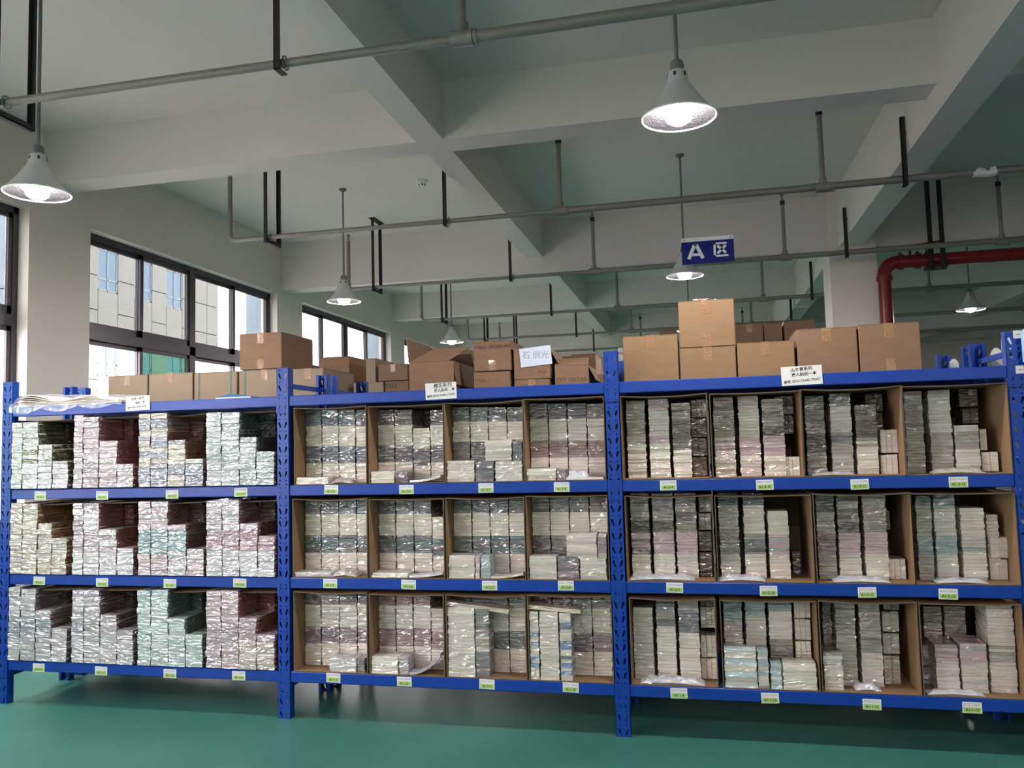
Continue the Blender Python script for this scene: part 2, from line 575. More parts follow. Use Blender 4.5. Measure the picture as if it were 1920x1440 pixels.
def slot(s, z0):
    # teardrop key slot leaning towards the centre line at its foot
    a, b = (s * .0225, z0 + .033), (s * .0125, z0 + .004)
    out = [(a[0] - s * .006, a[1] - .004), (a[0] - s * .003, a[1] + .004), (a[0] + s * .004, a[1] + .004), (a[0] + s * .006, a[1] - .006), (b[0] + s * .004, b[1] - .002), (b[0] - s * .003, b[1] - .002)]
    return out


PITCH = RH / 28
UV, UF = holed_plate(UW, PITCH, [slot(-1, .006), slot(1, .006), rnd(-.019, .060, .0045), rnd(.019, .060, .0045)])


def make_upright(name, x, y, back, parent):
    m = MB()
    yy = y
    for k in range(28):
        m.add([(x + u, yy, k * PITCH + v) for u, v in UV], UF)
    sgn = -1 if back else 1
    for sx in (-1, 1):
        xa = x + sx * UW / 2
        m.box(min(xa, xa - sx * .0025), max(xa, xa - sx * .0025), min(yy, yy + sgn * UD), max(yy, yy + sgn * UD), 0, RH)
        xi = xa - sx * .018
        m.box(min(xa, xi), max(xa, xi), min(yy + sgn * UD, yy + sgn * (UD - .0025)), max(yy + sgn * UD, yy + sgn * (UD - .0025)), 0, RH)
    return m.build(name, M['blue'], parent)


CV, CF = holed_plate(.0395, .112, [rnd(0, .095, .004, 5), rnd(0, .066, .0045), [(-.005, .03), (.001, .028), (.006, .048), (.001, .052)], rnd(0, .010, .004, 5)])


def make_rack(label, y0):
    t = thing('storage_rack', (1, y0, 0), label, 'rack', 'blue boltless racks in rows')
    uprights = []
    for x in UX:
        uprights.append(make_upright('upright', x, y0, False, t))
        uprights.append(make_upright('upright', x, y0 + RD, True, t))
        ya, yb = y0 + .05, y0 + RD - .05
        for z in (.16, 1.02, 1.965):
            MB().box(x - .006, x + .006, ya, yb, z, z + .03).build('side_brace', M['blue'], t)
        mm = MB(); mm.tube((x, ya, .2), (x, yb, 1.0), .008, 6); mm.build('diagonal_brace', M['blue'], t)
    for b in range(4):
        xa, xb = UX[b] + UW / 2, UX[b + 1] - UW / 2
        for z in LEV:
            for back in (0, 1):
                yf = y0 + .002 if not back else y0 + RD - .042
                m = MB().cbox(xa, xb, yf, yf + .04, z - BH, z, .004)
                bm_ = m.build('beam', M['blue'], t)
                if not back:
                    for s, xc in ((1, UX[b] + .0198), (-1, UX[b + 1] - .0198)):
                        c = MB()
                        zb = z - .108
                        c.add([(xc + u, y0 - .0045, zb + v) for u, v in CV], CF)
                        for e in (-1, 1):
                            c.box(xc + e * .0197 - .0005, xc + e * .0197 + .0005, y0 - .0045, y0 - .0005, zb, zb + .112)
                        c.box(xc - .0197, xc + .0197, y0 - .0045, y0 - .0005, zb, zb + .001)
                        c.box(xc - .0197, xc + .0197, y0 - .0045, y0 - .0005, zb + .111, zb + .112)
                        c.build('connector', M['blue'], bm_)
            MB().box(xa - .01, xb + .01, y0 + .042, y0 + RD - .042, z - .028, z - .001).build('deck', M['deck'], t)
    return t


rack1 = make_rack('blue steel rack in front, full of open cartons and wrapped packs', 0.0)
for yy, lb in ((.66, 'blue steel rack standing back to back behind the front rack'), (2.75, 'second blue steel rack row across the next aisle')):
    r = copy_tree(rack1); r.location = (1, yy, 0); r['label'] = lb

# ------------------------------------------------------------------ sprinkler pipes
PZ = 3.56


def hanger(x, y, z0, z1, label, double=True, clip=True):
    t = thing('pipe_hanger', (x, y, z0), label, 'pipe hanger', 'black angle iron pipe hangers')
    w = .035
    m = MB(); m.box(x - w / 2, x + w / 2, y - .052, y - .046, z0, z1); m.box(x - w / 2, x - w / 2 + .005, y - .052, y - .02, z0, z1); m.build('angle_bar', M['iron'], t)
    if double:
        m = MB(); m.box(x - w / 2, x + w / 2, y + .20, y + .206, z0, z1); m.box(x - w / 2, x - w / 2 + .005, y + .18, y + .206, z0, z1); m.build('angle_bar', M['iron'], t)
        MB().box(x - w / 2, x + w / 2, y - .052, y + .206, z0, z0 + .006).box(x + w / 2 - .005, x + w / 2, y - .052, y + .206, z0, z0 + .035).build('cross_bar', M['iron'], t)
        MB().box(x - .04, x + .04, y - .08, y + .24, z1 - .006, z1).build('ceiling_plate', M['iron'], t)
    else:
        m = MB(); m.box(x - w / 2, x + w / 2, y - .052, y + .03, z0, z0 + .005); m.build('foot', M['iron'], t)
        m = MB(); m.tube((x + w / 2, y - .03, z1 - .12), (x + w / 2 + .02, y - .03, z1 - .12), .006, 8); m.build('bolt', M['galv'], t)
    if clip:
        m = MB(); n = 14
        pts = [(x + .022, y + .034 * math.sin(a), PZ + .034 * math.cos(a)) for a in [2 * math.pi * i / n for i in range(n + 1)]]
        m.path(pts, .004, 6); m.build('pipe_ring', M['galv'], t)
    return t


ORD = ['nearest', 'second', 'third', 'fourth', 'fifth', 'farthest']
LINES = [(-.83, -3.0, 1.423, [1.42, 3.55, 5.64]), (2.24, -1.75, 1.39, [1.39, 3.51, 5.64, 7.76]), (4.80, -1.70, 1.36, [1.36, 3.475, 5.64, 7.76]),
         (7.55, -1.70, 1.37, [1.37, 3.45, 5.64, 7.76]), (10.15, -1.69, 1.37, [1.37, 3.45, 5.64, 7.76]), (12.72, -1.69, 1.37, [1.37, 3.45, 5.64])]
for i, (yy, xs, xt, ris) in enumerate(LINES):
    lb = {0: 'grey sprinkler pipe nearest the camera, crossing the top left corner', 1: 'grey sprinkler pipe with elbow end above the tall left window',
          2: 'grey sprinkler pipe passing behind the blue area sign', 3: 'fourth grey sprinkler pipe from the camera, behind the column',
          4: 'fifth grey sprinkler pipe, low above the cartons', 5: 'farthest grey sprinkler pipe near the back wall'}[i]
    t = thing('sprinkler_pipe', (xt, yy, PZ), lb, 'pipe', 'parallel sprinkler pipes under the ceiling')
    m = MB()
    if i:
        m.path([(xs, yy, ZC - .25), (xs, yy, PZ + .05), (xs + .015, yy, PZ + .015), (xs + .05, yy, PZ), (xt, yy, PZ)], .0215, 12)
    else:
        m.path([(xs + .02, yy, PZ), (xt, yy, PZ)], .0225, 12)
    m.build('thin_run', M['galv'], t, smooth=True)
    m = MB().tube((xt, yy, PZ), (11.5, yy, PZ + .03), .030, 12); m.build('thick_run', M['galv'], t, smooth=True)
    if i:
        MB().tube((xs, yy, PZ + .075), (xs, yy, PZ + .045), .028, 12).build('elbow_collar', M['galv'], t, smooth=True)
        MB().lathe(xs, yy, [(.012, ZC - .25), (.012, ZC - .2), (.02, ZC - .19), (.022, ZC - .17), (.004, ZC - .165)], 10).build('sprinkler_head', M['galv'], t)
    for x in ris:
        k = .0 if x < 3 else .01
        m = MB().tube((x, yy, PZ), (x, yy, ZC - .22), .0205, 10); r_ = m.build('riser', M['galv'], t, smooth=True)
        m = MB().tube((x - .055, yy, PZ), (x + .055, yy, PZ), .040, 12); m.tube((x, yy, PZ), (x, yy, PZ + .075), .031, 12)
        m.tube((x + .06, yy, PZ), (x + .075, yy, PZ), .038, 12); m.build('tee_fitting', M['galv'], t, smooth=True)
        MB().tube((x, yy, ZC - .27), (x, yy, ZC - .22), .026, 10).build('collar', M['iron'], r_)
        MB().lathe(x, yy, [(.010, ZC - .22), (.010, ZC - .17), (.02, ZC - .16), (.022, ZC - .15), (.004, ZC - .145)], 10).build('sprinkler_head', M['galv'], r_)
    # hangers
    if i == 0:
        hanger(.456, yy, PZ - .05, ZS + .1, 'black angle iron holding the nearest pipe beside the left beam', False)
        hanger(-1.246, yy, PZ - .09, ZC, 'black angle iron hanger at the left picture edge', True)
    else:
        hanger(.375, yy, PZ - .05, ZS + .16, '%s black hanger on the side of the left beam' % ORD[min(i, 5)], False)
        hanger(-1.355, yy, PZ - .055, ZC, '%s double black hanger near the window wall' % ORD[min(i, 5)], True)
        if i < 5: hanger(4.11, yy, PZ - .05, 4.05, '%s black hanger on the bright side of the main beam' % ORD[min(i, 5)], False)
# white tape on pipe two
m = MB(); px = at(1823, 322, 2.24).x
m.path([(px, 2.24, PZ + .004), (px + .05, 2.238, PZ + .01), (px + .1, 2.24, PZ), (px + .16, 2.24, PZ + .012)], [.03, .036, .033, .038], 8)
tag(m.build('tape_wrap', M['paper']), 'ragged white tape wound on the grey pipe at upper right', 'tape')

# red fire main
t = thing('fire_main', (4.56, 5.2, 0), 'dark red fire pipe turning from the ceiling down beside the column', 'pipe')
R_ = .070
rx, rz = 4.565, 3.50
pts = [(rx, 5.2, 0.0), (rx, 5.2, rz - .14)]
m = MB().path(pts, R_, 20); m.build('vertical_pipe', M['red'], t, smooth=True)
m = MB().path([(rx, 5.2, rz - .14)] + [(rx + .14 - .14 * math.cos(a), 5.2, rz - .14 + .14 * math.sin(a)) for a in [math.pi / 2 * i / 6 for i in range(1, 7)]], R_ + .004, 20)
m.build('elbow', M['red'], t, smooth=True)
m = MB().path([(rx + .14, 5.2, rz), (11.5, 5.2, rz)], R_, 20); m.build('horizontal_pipe', M['red'], t, smooth=True)
for xx in (rx + .15, rx + .33, rx + .43, rx + 1.9):
    m = MB().tube((xx, 5.2, rz), (xx + .05, 5.2, rz), R_ + .017, 20); c = m.build('coupling', M['red'], t, smooth=True)
    MB().tube((xx + .025, 5.2 - R_ - .01, rz + .05), (xx + .025, 5.2 + .01, rz + R_ + .035), .012, 8).build('bolt', M['red'], c)
m = MB().tube((rx, 5.2, rz - .2), (rx, 5.2, rz - .15), R_ + .015, 20); m.build('coupling', M['red'], t, smooth=True)
m = MB().tube((rx + .28, 5.2, rz + .05), (rx + .28, 5.2, rz + .17), .012, 8); m.tube((rx + .26, 5.2, rz + .17), (rx + .62, 5.16, rz + .20), .010, 8); m.build('valve_lever', M['red'], t)
t = thing('pipe_hanger', (5.08, 5.2, rz - .1), 'tall pair of black angle irons carrying the red fire pipe', 'pipe hanger', 'black angle iron pipe hangers')
for dx, dy in ((-.045, -.09), (.075, -.09)):
    x = 5.08 + dx
    MB().box(x - .025, x + .025, 5.2 + dy - .005, 5.2 + dy, rz - .13, ZC).box(x + .02, x + .025, 5.2 + dy - .005, 5.2 + dy + .03, rz - .13, ZC).build('angle_bar', M['iron'], t)
MB().box(5.0, 5.2, 5.1, 5.3, rz - R_ - .03, rz - R_ - .004).build('cross_bar', M['iron'], t)
MB().tube((5.04, 5.15, rz - .25), (5.04, 5.15, rz - .08), .008, 8).build('threaded_rod', M['galv'], t)

# ------------------------------------------------------------------ pendant lamps


def make_lamp(x, y, zr, label):
    t = thing('pendant_lamp', (x, y, ZC), label, 'lamp', 'cone pendant lamps in a grid')
    MB().lathe(x, y, [(.001, ZC - .03), (.035, ZC - .022), (.042, ZC)], 16).build('ceiling_rose', M['plastg'], t, smooth=True)
    MB().tube((x, y, ZC - .02), (x, y, zr + .27), .0105, 10).build('rod', M['plastg'], t, smooth=True)
    MB().lathe(x, y, [(.012, zr + .295), (.028, zr + .285), (.034, zr + .27), (.035, zr + .235)], 20, cap0=True).build('cap', M['plastg'], t, smooth=True)
    sh = MB().lathe(x, y, [(.034, zr + .238), (.046, zr + .228), (.055, zr + .175), (.060, zr + .165), (.118, zr + .075), (.172, zr + .008), (.18, zr)], 36).build('shade', M['shade'], t, smooth=True)
    MB().lathe(x, y, [(.178, zr + .001), (.170, zr + .006), (.115, zr + .071), (.056, zr + .160), (.050, zr + .172), (.03, zr + .224), (.001, zr + .226)], 36).build('reflector', M['shadein'], sh, smooth=True)
    n = 36
    MB().path([(x + .18 * math.cos(2 * math.pi * i / n), y + .18 * math.sin(2 * math.pi * i / n), zr + .001) for i in range(n + 1)], .0045, 6).build('rim', M['rim'], sh, smooth=True)
    for k in range(6):
        a = 2 * math.pi * k / 6 + .3
        c, s = math.cos(a), math.sin(a)
        q = MB()
        p = [(.0505, -.006, .195), (.0505, .006, .195), (.0475, .006, .217), (.0475, -.006, .217)]
        q.add([(x + r * c - u * s + .002 * c, y + r * s + u * c + .002 * s, zr + z) for r, u, z in p], [(0, 1, 2, 3)])
        q.build('vent_slot', M['slot'], sh)
    MB().lathe(x, y, [(.035, zr + .15), (.066, zr + .12), (.069, zr + .03), (.060, zr - .012), (.035, zr - .03), (.001, zr - .034)], 20, cap0=True).build('bulb', M['bulb'], t, smooth=True)
    return t


for x, y, z, l in [(2.431, -.55, 3.155, 'large lit cone lamp at top centre, nearest the camera'), (-1.276, -.55, 3.13, 'lit cone lamp at the upper left edge before the window'),
                   (2.396, 3.6, 3.195, 'lit cone lamp right below the blue area sign'), (-1.223, 3.6, 3.175, 'lit cone lamp hanging before the second window'),
                   (-1.279, 7.75, 3.22, 'small lit cone lamp above the open carton'), (6.20, 7.75, 3.27, 'lit cone lamp at far right under the red pipe'),
                   (2.40, 7.75, 3.2, 'cone lamp whose rod runs down behind the topmost carton'),
                   (2.43, -4.7, 3.17, 'cone lamp behind the camera on the centre line'), (-1.27, -4.7, 3.17, 'cone lamp behind the camera by the windows'),
                   (6.15, -4.7, 3.17, 'cone lamp behind the camera to the right'), (2.43, -8.7, 3.17, 'cone lamp far behind the camera on the centre line'), (-1.27, -8.7, 3.17, 'cone lamp far behind the camera by the windows'), (6.15, -8.7, 3.17, 'cone lamp far behind the camera to the right'), (6.15, -.55, 3.17, 'cone lamp outside the picture to the right')]:
    make_lamp(x, y, z, l)

# smoke detector
p = Vector((-.31, 3.6, ZC))
t = thing('smoke_detector', p, 'round white smoke detector on the ceiling between beam and lamp rod', 'smoke detector')
MB().lathe(p.x, p.y, [(.001, ZC - .022), (.062, ZC - .022), (.066, ZC)], 20).build('base', M['plast'], t, smooth=True)
MB().lathe(p.x, p.y, [(.001, ZC - .055), (.03, ZC - .052), (.045, ZC - .022)], 20).build('sensor_head', M['plast'], t, smooth=True)
for k in range(5):
    a = k * 1.256
    MB().box(p.x + .032 * math.cos(a) - .006, p.x + .032 * math.cos(a) + .006, p.y + .032 * math.sin(a) - .006, p.y + .032 * math.sin(a) + .006, ZC - .052, ZC - .04).build('vent_slot', M['slot'], t)

# hanging area sign
SY = 2.24
x0, x1 = 2.389, 2.805
z0, z1 = 3.018, 3.236
t = thing('area_sign', ((x0 + x1) / 2, SY, z0), 'blue hanging sign with white letter A and the character for area', 'sign')
MB().box(x0, x1, SY - .006, SY + .006, z0, z1 - .034).build('board', M['sign'], t)
MB().box(x0, x1, SY - .0065, SY + .0065, z1 - .033, z1).build('top_strip', M['signw'], t)
for xx in (x0 + .025, x1 - .025):
    MB().tube((xx, SY, z1), (xx, SY, PZ - .03), .0007, 5).build('nylon_line', M['filmw'], t)
    MB().tube((xx, SY - .009, z1 - .016), (xx, SY - .006, z1 - .016), .006, 8).build('eyelet', M['plastg'], t)


def strokes(segs, parent, th):
    m = MB()
    for (ax, az, bx, bz, wd) in segs:
        d = Vector((bx - ax, bz - az)).normalized(); n = Vector((-d.y, d.x)) * wd / 2
        poly = [(ax - n.x, az - n.y), (bx - n.x, bz - n.y), (bx + n.x, bz + n.y), (ax + n.x, az + n.y)]
        m.prism(poly, lambda u, v: (u, SY - .0085, v), lambda u, v: (u, SY - .006, v))
    return m


zz = z0
strokes([(x0 + .055, zz + .042, x0 + .105, zz + .157, .028), (x0 + .118, zz + .157, x0 + .168, zz + .042, .028), (x0 + .085, zz + .075, x0 + .140, zz + .075, .022), (x0 + .1, zz + .153, x0 + .123, zz + .153, .012)], t, 0).build('lettering', M['signw'], t)
strokes([(x0 + .255, zz + .155, x0 + .36, zz + .155, .016), (x0 + .263, zz + .163, x0 + .263, zz + .045, .017), (x0 + .255, zz + .053, x0 + .37, zz + .053, .016),
         (x0 + .285, zz + .137, x0 + .352, zz + .075, .021), (x0 + .352, zz + .137, x0 + .285, zz + .073, .021)], t, 0).build('lettering', M['signw'], t)
# ------------------------------------------------------------------ what stands on the shelves
FR = {'A': (0, 700, 3.5556), 'B': (0, 1035, 3.5556), 'C': (520, 700, 3.0), 'D': (520, 960, 3.0), 'E': (1130, 680, 4.571), 'F': (1500, 680, 4.571), 'G': (1130, 960, 2.43)}
PAL = {k: lin(*v)[:3] for k, v in dict(
    gw=(214, 224, 214), ol=(150, 156, 92), pk=(224, 204, 214), cr=(226, 216, 190), bl=(160, 170, 196), aq=(200, 220, 220), pe=(226, 210, 188), wh=(232, 232, 236),
    rp=(214, 158, 174), te=(146, 198, 204), lg=(214, 208, 216), gb=(172, 178, 194), mi=(188, 224, 220), rs=(222, 192, 204), pl=(196, 188, 200), dpk=(200, 172, 186),
    iv=(226, 218, 194), iw=(226, 210, 192), gi=(212, 204, 186), db=(96, 110, 132), dp=(116, 100, 112), dr=(160, 116, 118), dt=(92, 122, 124), dg=(108, 108, 116), mv=(146, 116, 128),
    ro=(168, 118, 128), gy=(180, 170, 156), dk=(104, 90, 82), gr=(154, 144, 132), pi=(206, 166, 176), br=(170, 158, 146), tl=(150, 178, 182), ba=(188, 214, 220), bb=(90, 140, 190)).items()}
CNAME = dict(gw='pale green', ol='olive', pk='pale pink', cr='cream', bl='blue checked', aq='pale aqua', pe='peach', wh='white', rp='pink', te='teal', lg='pale lilac', gb='grey blue',
             mi='mint green', rs='rose pink', pl='checked lilac', dpk='checked pink', iv='ivory', iw='warm ivory', gi='grey ivory', db='dark blue', dp='dark purple', dr='dusty red', dt='dark teal', dg='dark grey', mv='mauve',
             ro='dull rose', gy='grey', dk='dark brown', gr='mid grey', pi='pink', br='beige', tl='pale teal', ba='pale blue', bb='bright blue')
ORDW = ['lowest', 'second', 'third', 'fourth', 'fifth', 'sixth', 'seventh', 'eighth', 'ninth', 'tenth'] + ['%dth' % i for i in range(11, 20)] + ['20th', '21st', '22nd', '23rd'] + ['%dth' % i for i in range(24, 31)] + ['31st', '32nd', '33rd'] + ['%dth' % i for i in range(34, 60)]
COLW = ['first', 'second', 'third', 'fourth', 'fifth', 'sixth', 'seventh']
PACKS = []     # dicts: c (centre), d (dims), k (colour key), kind, label


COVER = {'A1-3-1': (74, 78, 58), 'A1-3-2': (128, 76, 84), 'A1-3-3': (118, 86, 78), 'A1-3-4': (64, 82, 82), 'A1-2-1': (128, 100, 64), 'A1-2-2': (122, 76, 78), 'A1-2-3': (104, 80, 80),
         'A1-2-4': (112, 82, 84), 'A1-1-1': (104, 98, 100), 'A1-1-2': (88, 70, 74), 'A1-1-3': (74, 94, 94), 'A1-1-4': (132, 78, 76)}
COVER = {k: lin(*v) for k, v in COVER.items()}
CMAT = {k: pack_mat('film_wrapped_pack_cover_' + k.replace('-', '_'), 'object', v) for k, v in COVER.items()}
PASTEL = set('gw ol pk cr bl aq pe wh rp te lg gb mi rs pl dpk'.split())


def vcol(k, j=.07):
    c = PAL[k]; g = sum(c) / 3; dim = .68 if k in PASTEL else 1.0; c = [(g + (v - g) * .62) * dim for v in c]; f = 1 + random.uniform(-j, j)
    return tuple(min(1, max(0, v * f * (1 + random.uniform(-.03, .03)))) for v in c)


def add_stack(fr, tagname, ci, xl, xr, groups, zbase, Yf, depth, th, kind, lim=None, where='stack'):
    """groups: (y of the top edge, colour) from the shelf upwards"""
    ox, oy, s = FR[fr]
    yt = groups[-1][0]
    ym = oy + (groups[0][0] + yt) / 2 / s
    X0 = at(ox + xl / s, ym, Yf).x; X1 = at(ox + xr / s, ym, Yf).x
    if lim:
        X0 = max(X0, lim[0]); X1 = min(X1, lim[1])
    z = zbase
    n = 0
    gap = .0024 if kind == 'pastel' else .0052
    for ytop, key in groups:
        zt = at(ox + (xl + xr) / 2 / s, oy + ytop / s, Yf).z
        k = max(1, round((zt - z) / th))
        if isinstance(key, str): key = (key,)
        cuts = [1 + random.uniform(-.22, .22) for _ in range(k)]
        tot = sum(cuts)
        for i in range(k):
            h = (zt - z) * cuts[i] / tot if tot else 0
            cuts_h = h
            PACKS.append(dict(c=(0, 0, 0), x0=X0 + gap / 2 + random.uniform(-.0025, .0025), x1=X1 - gap / 2 + random.uniform(-.0025, .0025), y0=Yf + random.uniform(-.006, .004), dy=depth,
                              z0=None, h=cuts_h, k=random.choice(key), kind=kind, col=(tagname, ci, where), idx=n))
            n += 1
        # lay the group
        zz = z
        for q in PACKS[-k:]:
            q['z0'] = zz; zz += q['h']
        z = zt


def add_standing(fr, tagname, ci, xl, xr, yt, yb, n, key, Yf, depth, zbase=None):
    ox, oy, s = FR[fr]
    ym = oy + (yt + yb) / 2 / s
    X0 = at(ox + xl / s, ym, Yf).x; X1 = at(ox + xr / s, ym, Yf).x
    zt = at(ox + xl / s, oy + yt / s, Yf).z; zb = at(ox + xl / s, oy + yb / s, Yf).z if zbase is None else zbase
    for i in range(n):
        a = X0 + (X1 - X0) * i / n; b = X0 + (X1 - X0) * (i + 1) / n
        PACKS.append(dict(x0=a + .0006, x1=b - .0006, y0=Yf + random.uniform(-.005, .005), dy=depth, z0=zb, h=(zt - zb) * random.uniform(.97, 1), k=key, kind='booklet', col=(tagname, ci, 'standing group'), idx=i, stand=True))


TH1, TH2 = .033, .0168
DZ = .0055           # thickness of the carton bottom under the packs
# ---- left bay: pastel packs.  (frame, shelf level, x edges, tops, y of the shelf, colours per stack)
B1 = [
    ('A', 3, 1, (45, 150, 255, 350, 455), (330, 325, 475, 585), [[(600, 'gw'), (430, ('gw', 'wh'))], [(600, 'wh'), (480, ('gw', 'ol')), (430, 'gw')], [(620, 'wh'), (540, 'gw')], [(600, 'wh')]]),
    ('A', 3, 2, (450, 555, 660, 780, 890), (280, 290, 450, 605), [[(600, 'pk')], [(600, ('pk', 'dpk'))], [(600, ('pk', 'rs'))], []]),
    ('A', 3, 3, (900, 1005, 1118, 1235, 1355), (270, 265, 445, 570), [[(700, ('cr', 'bl')), (560, ('cr', 'bl'))], [(600, ('cr', 'bl'))], [(640, ('bl', 'bl', 'cr'))], [(600, 'bl')]]),
    ('A', 3, 4, (1355, 1475, 1595, 1708, 1835), (260, 260, 425, 520), [[], [], [], []]),
    ('A', 2, 1, (45, 150, 250, 345, 445), (865, 870, 1000, 1100), [[(1150, ('pe', 'rs')), (1040, 'pe')], [(1100, 'pe')], [(1200, 'pe')], []]),
    ('A', 2, 2, (445, 555, 662, 778, 890), (865, 865, 1040, 1165), [[(1195, 'wh'), (1045, ('dpk', 'rs'))], [(1195, 'wh'), (1045, ('dpk', 'rs'))], [(1195, 'wh')], [(1195, 'wh')]]),
    ('A', 2, 3, (900, 1005, 1118, 1243, 1360), (855, 855, 1010, 1170), [[(1200, 'rs'), (1045, 'te')], [(1200, 'rs'), (1045, 'te')], [(1185, 'lg'), (1050, 'te')], []]),
    ('A', 2, 4, (1365, 1480, 1595, 1718, 1835), (850, 845, 1000, 1085), [[(1180, 'wh'), (1045, ('rp', 'dpk'))], [(1180, 'wh'), (1045, ('rp', 'dpk'))], [(1180, 'wh'), (1045, 'rp')], [(1180, 'wh')]]),
    ('B', 1, 1, (25, 135, 235, 340, 445), (235, 250, 390, 510), [[(570, 'lg'), (430, 'gb')], [(570, 'lg'), (430, 'gb')], [(570, 'lg'), (450, 'gb')], [(580, 'lg')]]),
    ('B', 1, 2, (450, 560, 667, 780, 890), (255, 255, 420, 520), [[(560, 'lg'), (430, ('pl', 'gb'))], [(560, 'lg'), (430, 'pl')], [(570, 'lg')], [(585, 'lg')]]),
    ('B', 1, 3, (895, 1007, 1122, 1235, 1350), (255, 255, 440, 550), [[], [], [], []]),
    ('B', 1, 4, (1350, 1475, 1590, 1710, 1830), (260, 260, 440, 550), [[(620, 'rs'), (470, ('rs', 'dpk'))], [(600, 'rs'), (460, 'dpk')], [(600, 'pe'), (460, 'dpk')], [(600, 'pe')]]),
]
TOPC = {(3, 1): 'gw', (3, 2): 'pk', (3, 3): ('cr', 'bl'), (3, 4): 'aq', (2, 1): 'pe', (2, 2): ('wh', 'dpk'), (2, 3): ('rs', 'lg'), (2, 4): 'lg', (1, 1): 'lg', (1, 2): ('lg', 'pl'), (1, 3): 'mi', (1, 4): 'rs'}
CAP4 = {(2, 2): 'dpk', (2, 4): 'rp', (1, 4): 'dpk', (1, 2): 'pl', (1, 1): 'lg', (1, 3): 'mi'}
CELLS = []   # (tag, carton x0, x1, z0, front y, depth, height, inside)
c0, c1 = UX[0] + UW / 2 + .003, UX[1] - UW / 2 - .003
for fr, row, cell, xs, tops, groups in B1:
    tg = 'A1-%d-%d' % (row, cell)
    zb = LEV[row - 1] + DZ
    lo = c0 + (c1 - c0) * (cell - 1) / 4; hi = c0 + (c1 - c0) * cell / 4
    CELLS.append((tg, lo + .001, hi - .001, LEV[row - 1], .035, .50, .458))
    for i in range(4):
        lim = (lo + .008 if i == 0 else -9, hi - .008 if i == 3 else 9)
        tk = TOPC[(row, cell)]
        if i == 3 and (row, cell) in CAP4: tk = CAP4[(row, cell)]
        gs = list(groups[i]) + [(tops[i], tk)]
        add_stack(fr, tg, i, xs[i], xs[i + 1], gs, zb, -.012, .225, TH1, 'pastel', lim)
        # second row of packs behind the lower stacks
        if i >= 2:
            add_stack(fr, tg, i, xs[i], xs[i + 1], [(tops[0] + 8, tk)], zb, .225, .24, TH1, 'pastel', (lo + .008, hi - .008), where='rear stack')

# ---- middle bay
ROWC = {3: [('iv', 'db', 'iv', 'db'), ('iw', 'dp', 'iv', 'dp'), ('iv', 'dp', 'iv', 'dg'), ('iw', 'dr', 'gi', 'dp')],
        2: [('iw', 'dt', 'iv', 'dg'), ('iw', 'dt', 'iv', 'dg'), ('iw', 'dt', 'iv', 'dg'), ('iw', 'dp', 'iv', 'dp')],
        1: [('iw', 'mv', 'gi', 'mv'), ('iw', 'ro', 'gi', 'ro'), ('iw', 'dg', 'iv', 'dg'), ('iw', 'mv', 'gi', 'dp')]}
MIX = {'dt': ('dt', 'dt', 'dg', 'dp'), 'db': ('db', 'db', 'dg'), 'dp': ('dp', 'dp', 'dg'), 'mv': ('mv', 'mv', 'dp')}
B2 = [
    ('C', 3, 5, (160, 250, 345, 440, 535), (205, 295, 410, 505), (90, 500)), ('C', 3, 6, (560, 660, 762, 860, 955), (205, 290, 405, 500), (508, 935)),
    ('C', 3, 7, (985, 1085, 1188, 1293, 1395), (190, 270, 385, 490), (937, 1385)), ('C', 3, 8, (1420, 1525, 1632, 1742, 1850), (170, 255, 378, 472), (1385, 1842)),
    ('C', 2, 5, (155, 247, 347, 447, 540), (705, 790, 910, 1008), (82, 505)), ('C', 2, 6, (570, 667, 768, 870, 965), (705, 790, 912, 1010), (513, 937)),
    ('C', 2, 7, (990, 1095, 1198, 1303, 1405), (700, 785, 915, 1015), (945, 1392)), ('C', 2, 8, (1430, 1535, 1645, 1757, 1870), (695, 780, 912, 1020), (1397, 1862)),
    ('D', 1, 5, (150, 247, 350, 450, 545), (455, 520, 645, 738), (88, 505)), ('D', 1, 6, (570, 667, 765, 865, 960), (450, 525, 655, 755), (513, 937)),
    ('D', 1, 7, (985, 1090, 1197, 1303, 1405), (458, 540, 670, 770), (945, 1398)), ('D', 1, 8, (1440, 1550, 1660, 1772, 1880), (458, 545, 680, 785), (1405, 1888)),
]
MISSING = {(3, 6, 2): 1, (2, 6, 3): 1, (1, 6, 3): 1}
for fr, row, cell, xs, ys4, (cl, cr_) in B2:
    tg = 'A1-%d-%d' % (row, cell)
    ox, oy, s = FR[fr]
    zb = LEV[row - 1]
    ymid = oy + (ys4[0] + ys4[3]) / 2 / s
    X0, X1 = at(ox + cl / s, ymid, 0).x, at(ox + cr_ / s, ymid, 0).x
    X0 = max(X0, UX[1] + UW / 2 + .002); X1 = min(X1, UX[2] - UW / 2 - .002)
    CELLS.append((tg, X0 + .001, X1 - .001, zb, .004, .53, .460 + .004 * (cell % 3)))
    g = ROWC[row][cell - 5]
    for i in range(4):
        gs = [(ys4[3], g[0]), (ys4[2], MIX.get(g[1], g[1])), (ys4[1], g[2]), (ys4[0], MIX.get(g[3], g[3]))]
        if (row, cell, i) in MISSING: gs = [(a + 18, b) for a, b in gs[:-1]]
        lim = (X0 + .008, X1 - .008)
        add_stack(fr, tg, i, xs[i], xs[i + 1], gs, zb + DZ, .135, .20, TH2, 'booklet', lim)
        if len(gs) == 3: add_stack(fr, tg, i, xs[i], xs[i + 1], [(ys4[0] + 8, 'dk')], zb + DZ, .34, .15, .03, 'booklet', lim, where='rear stack')
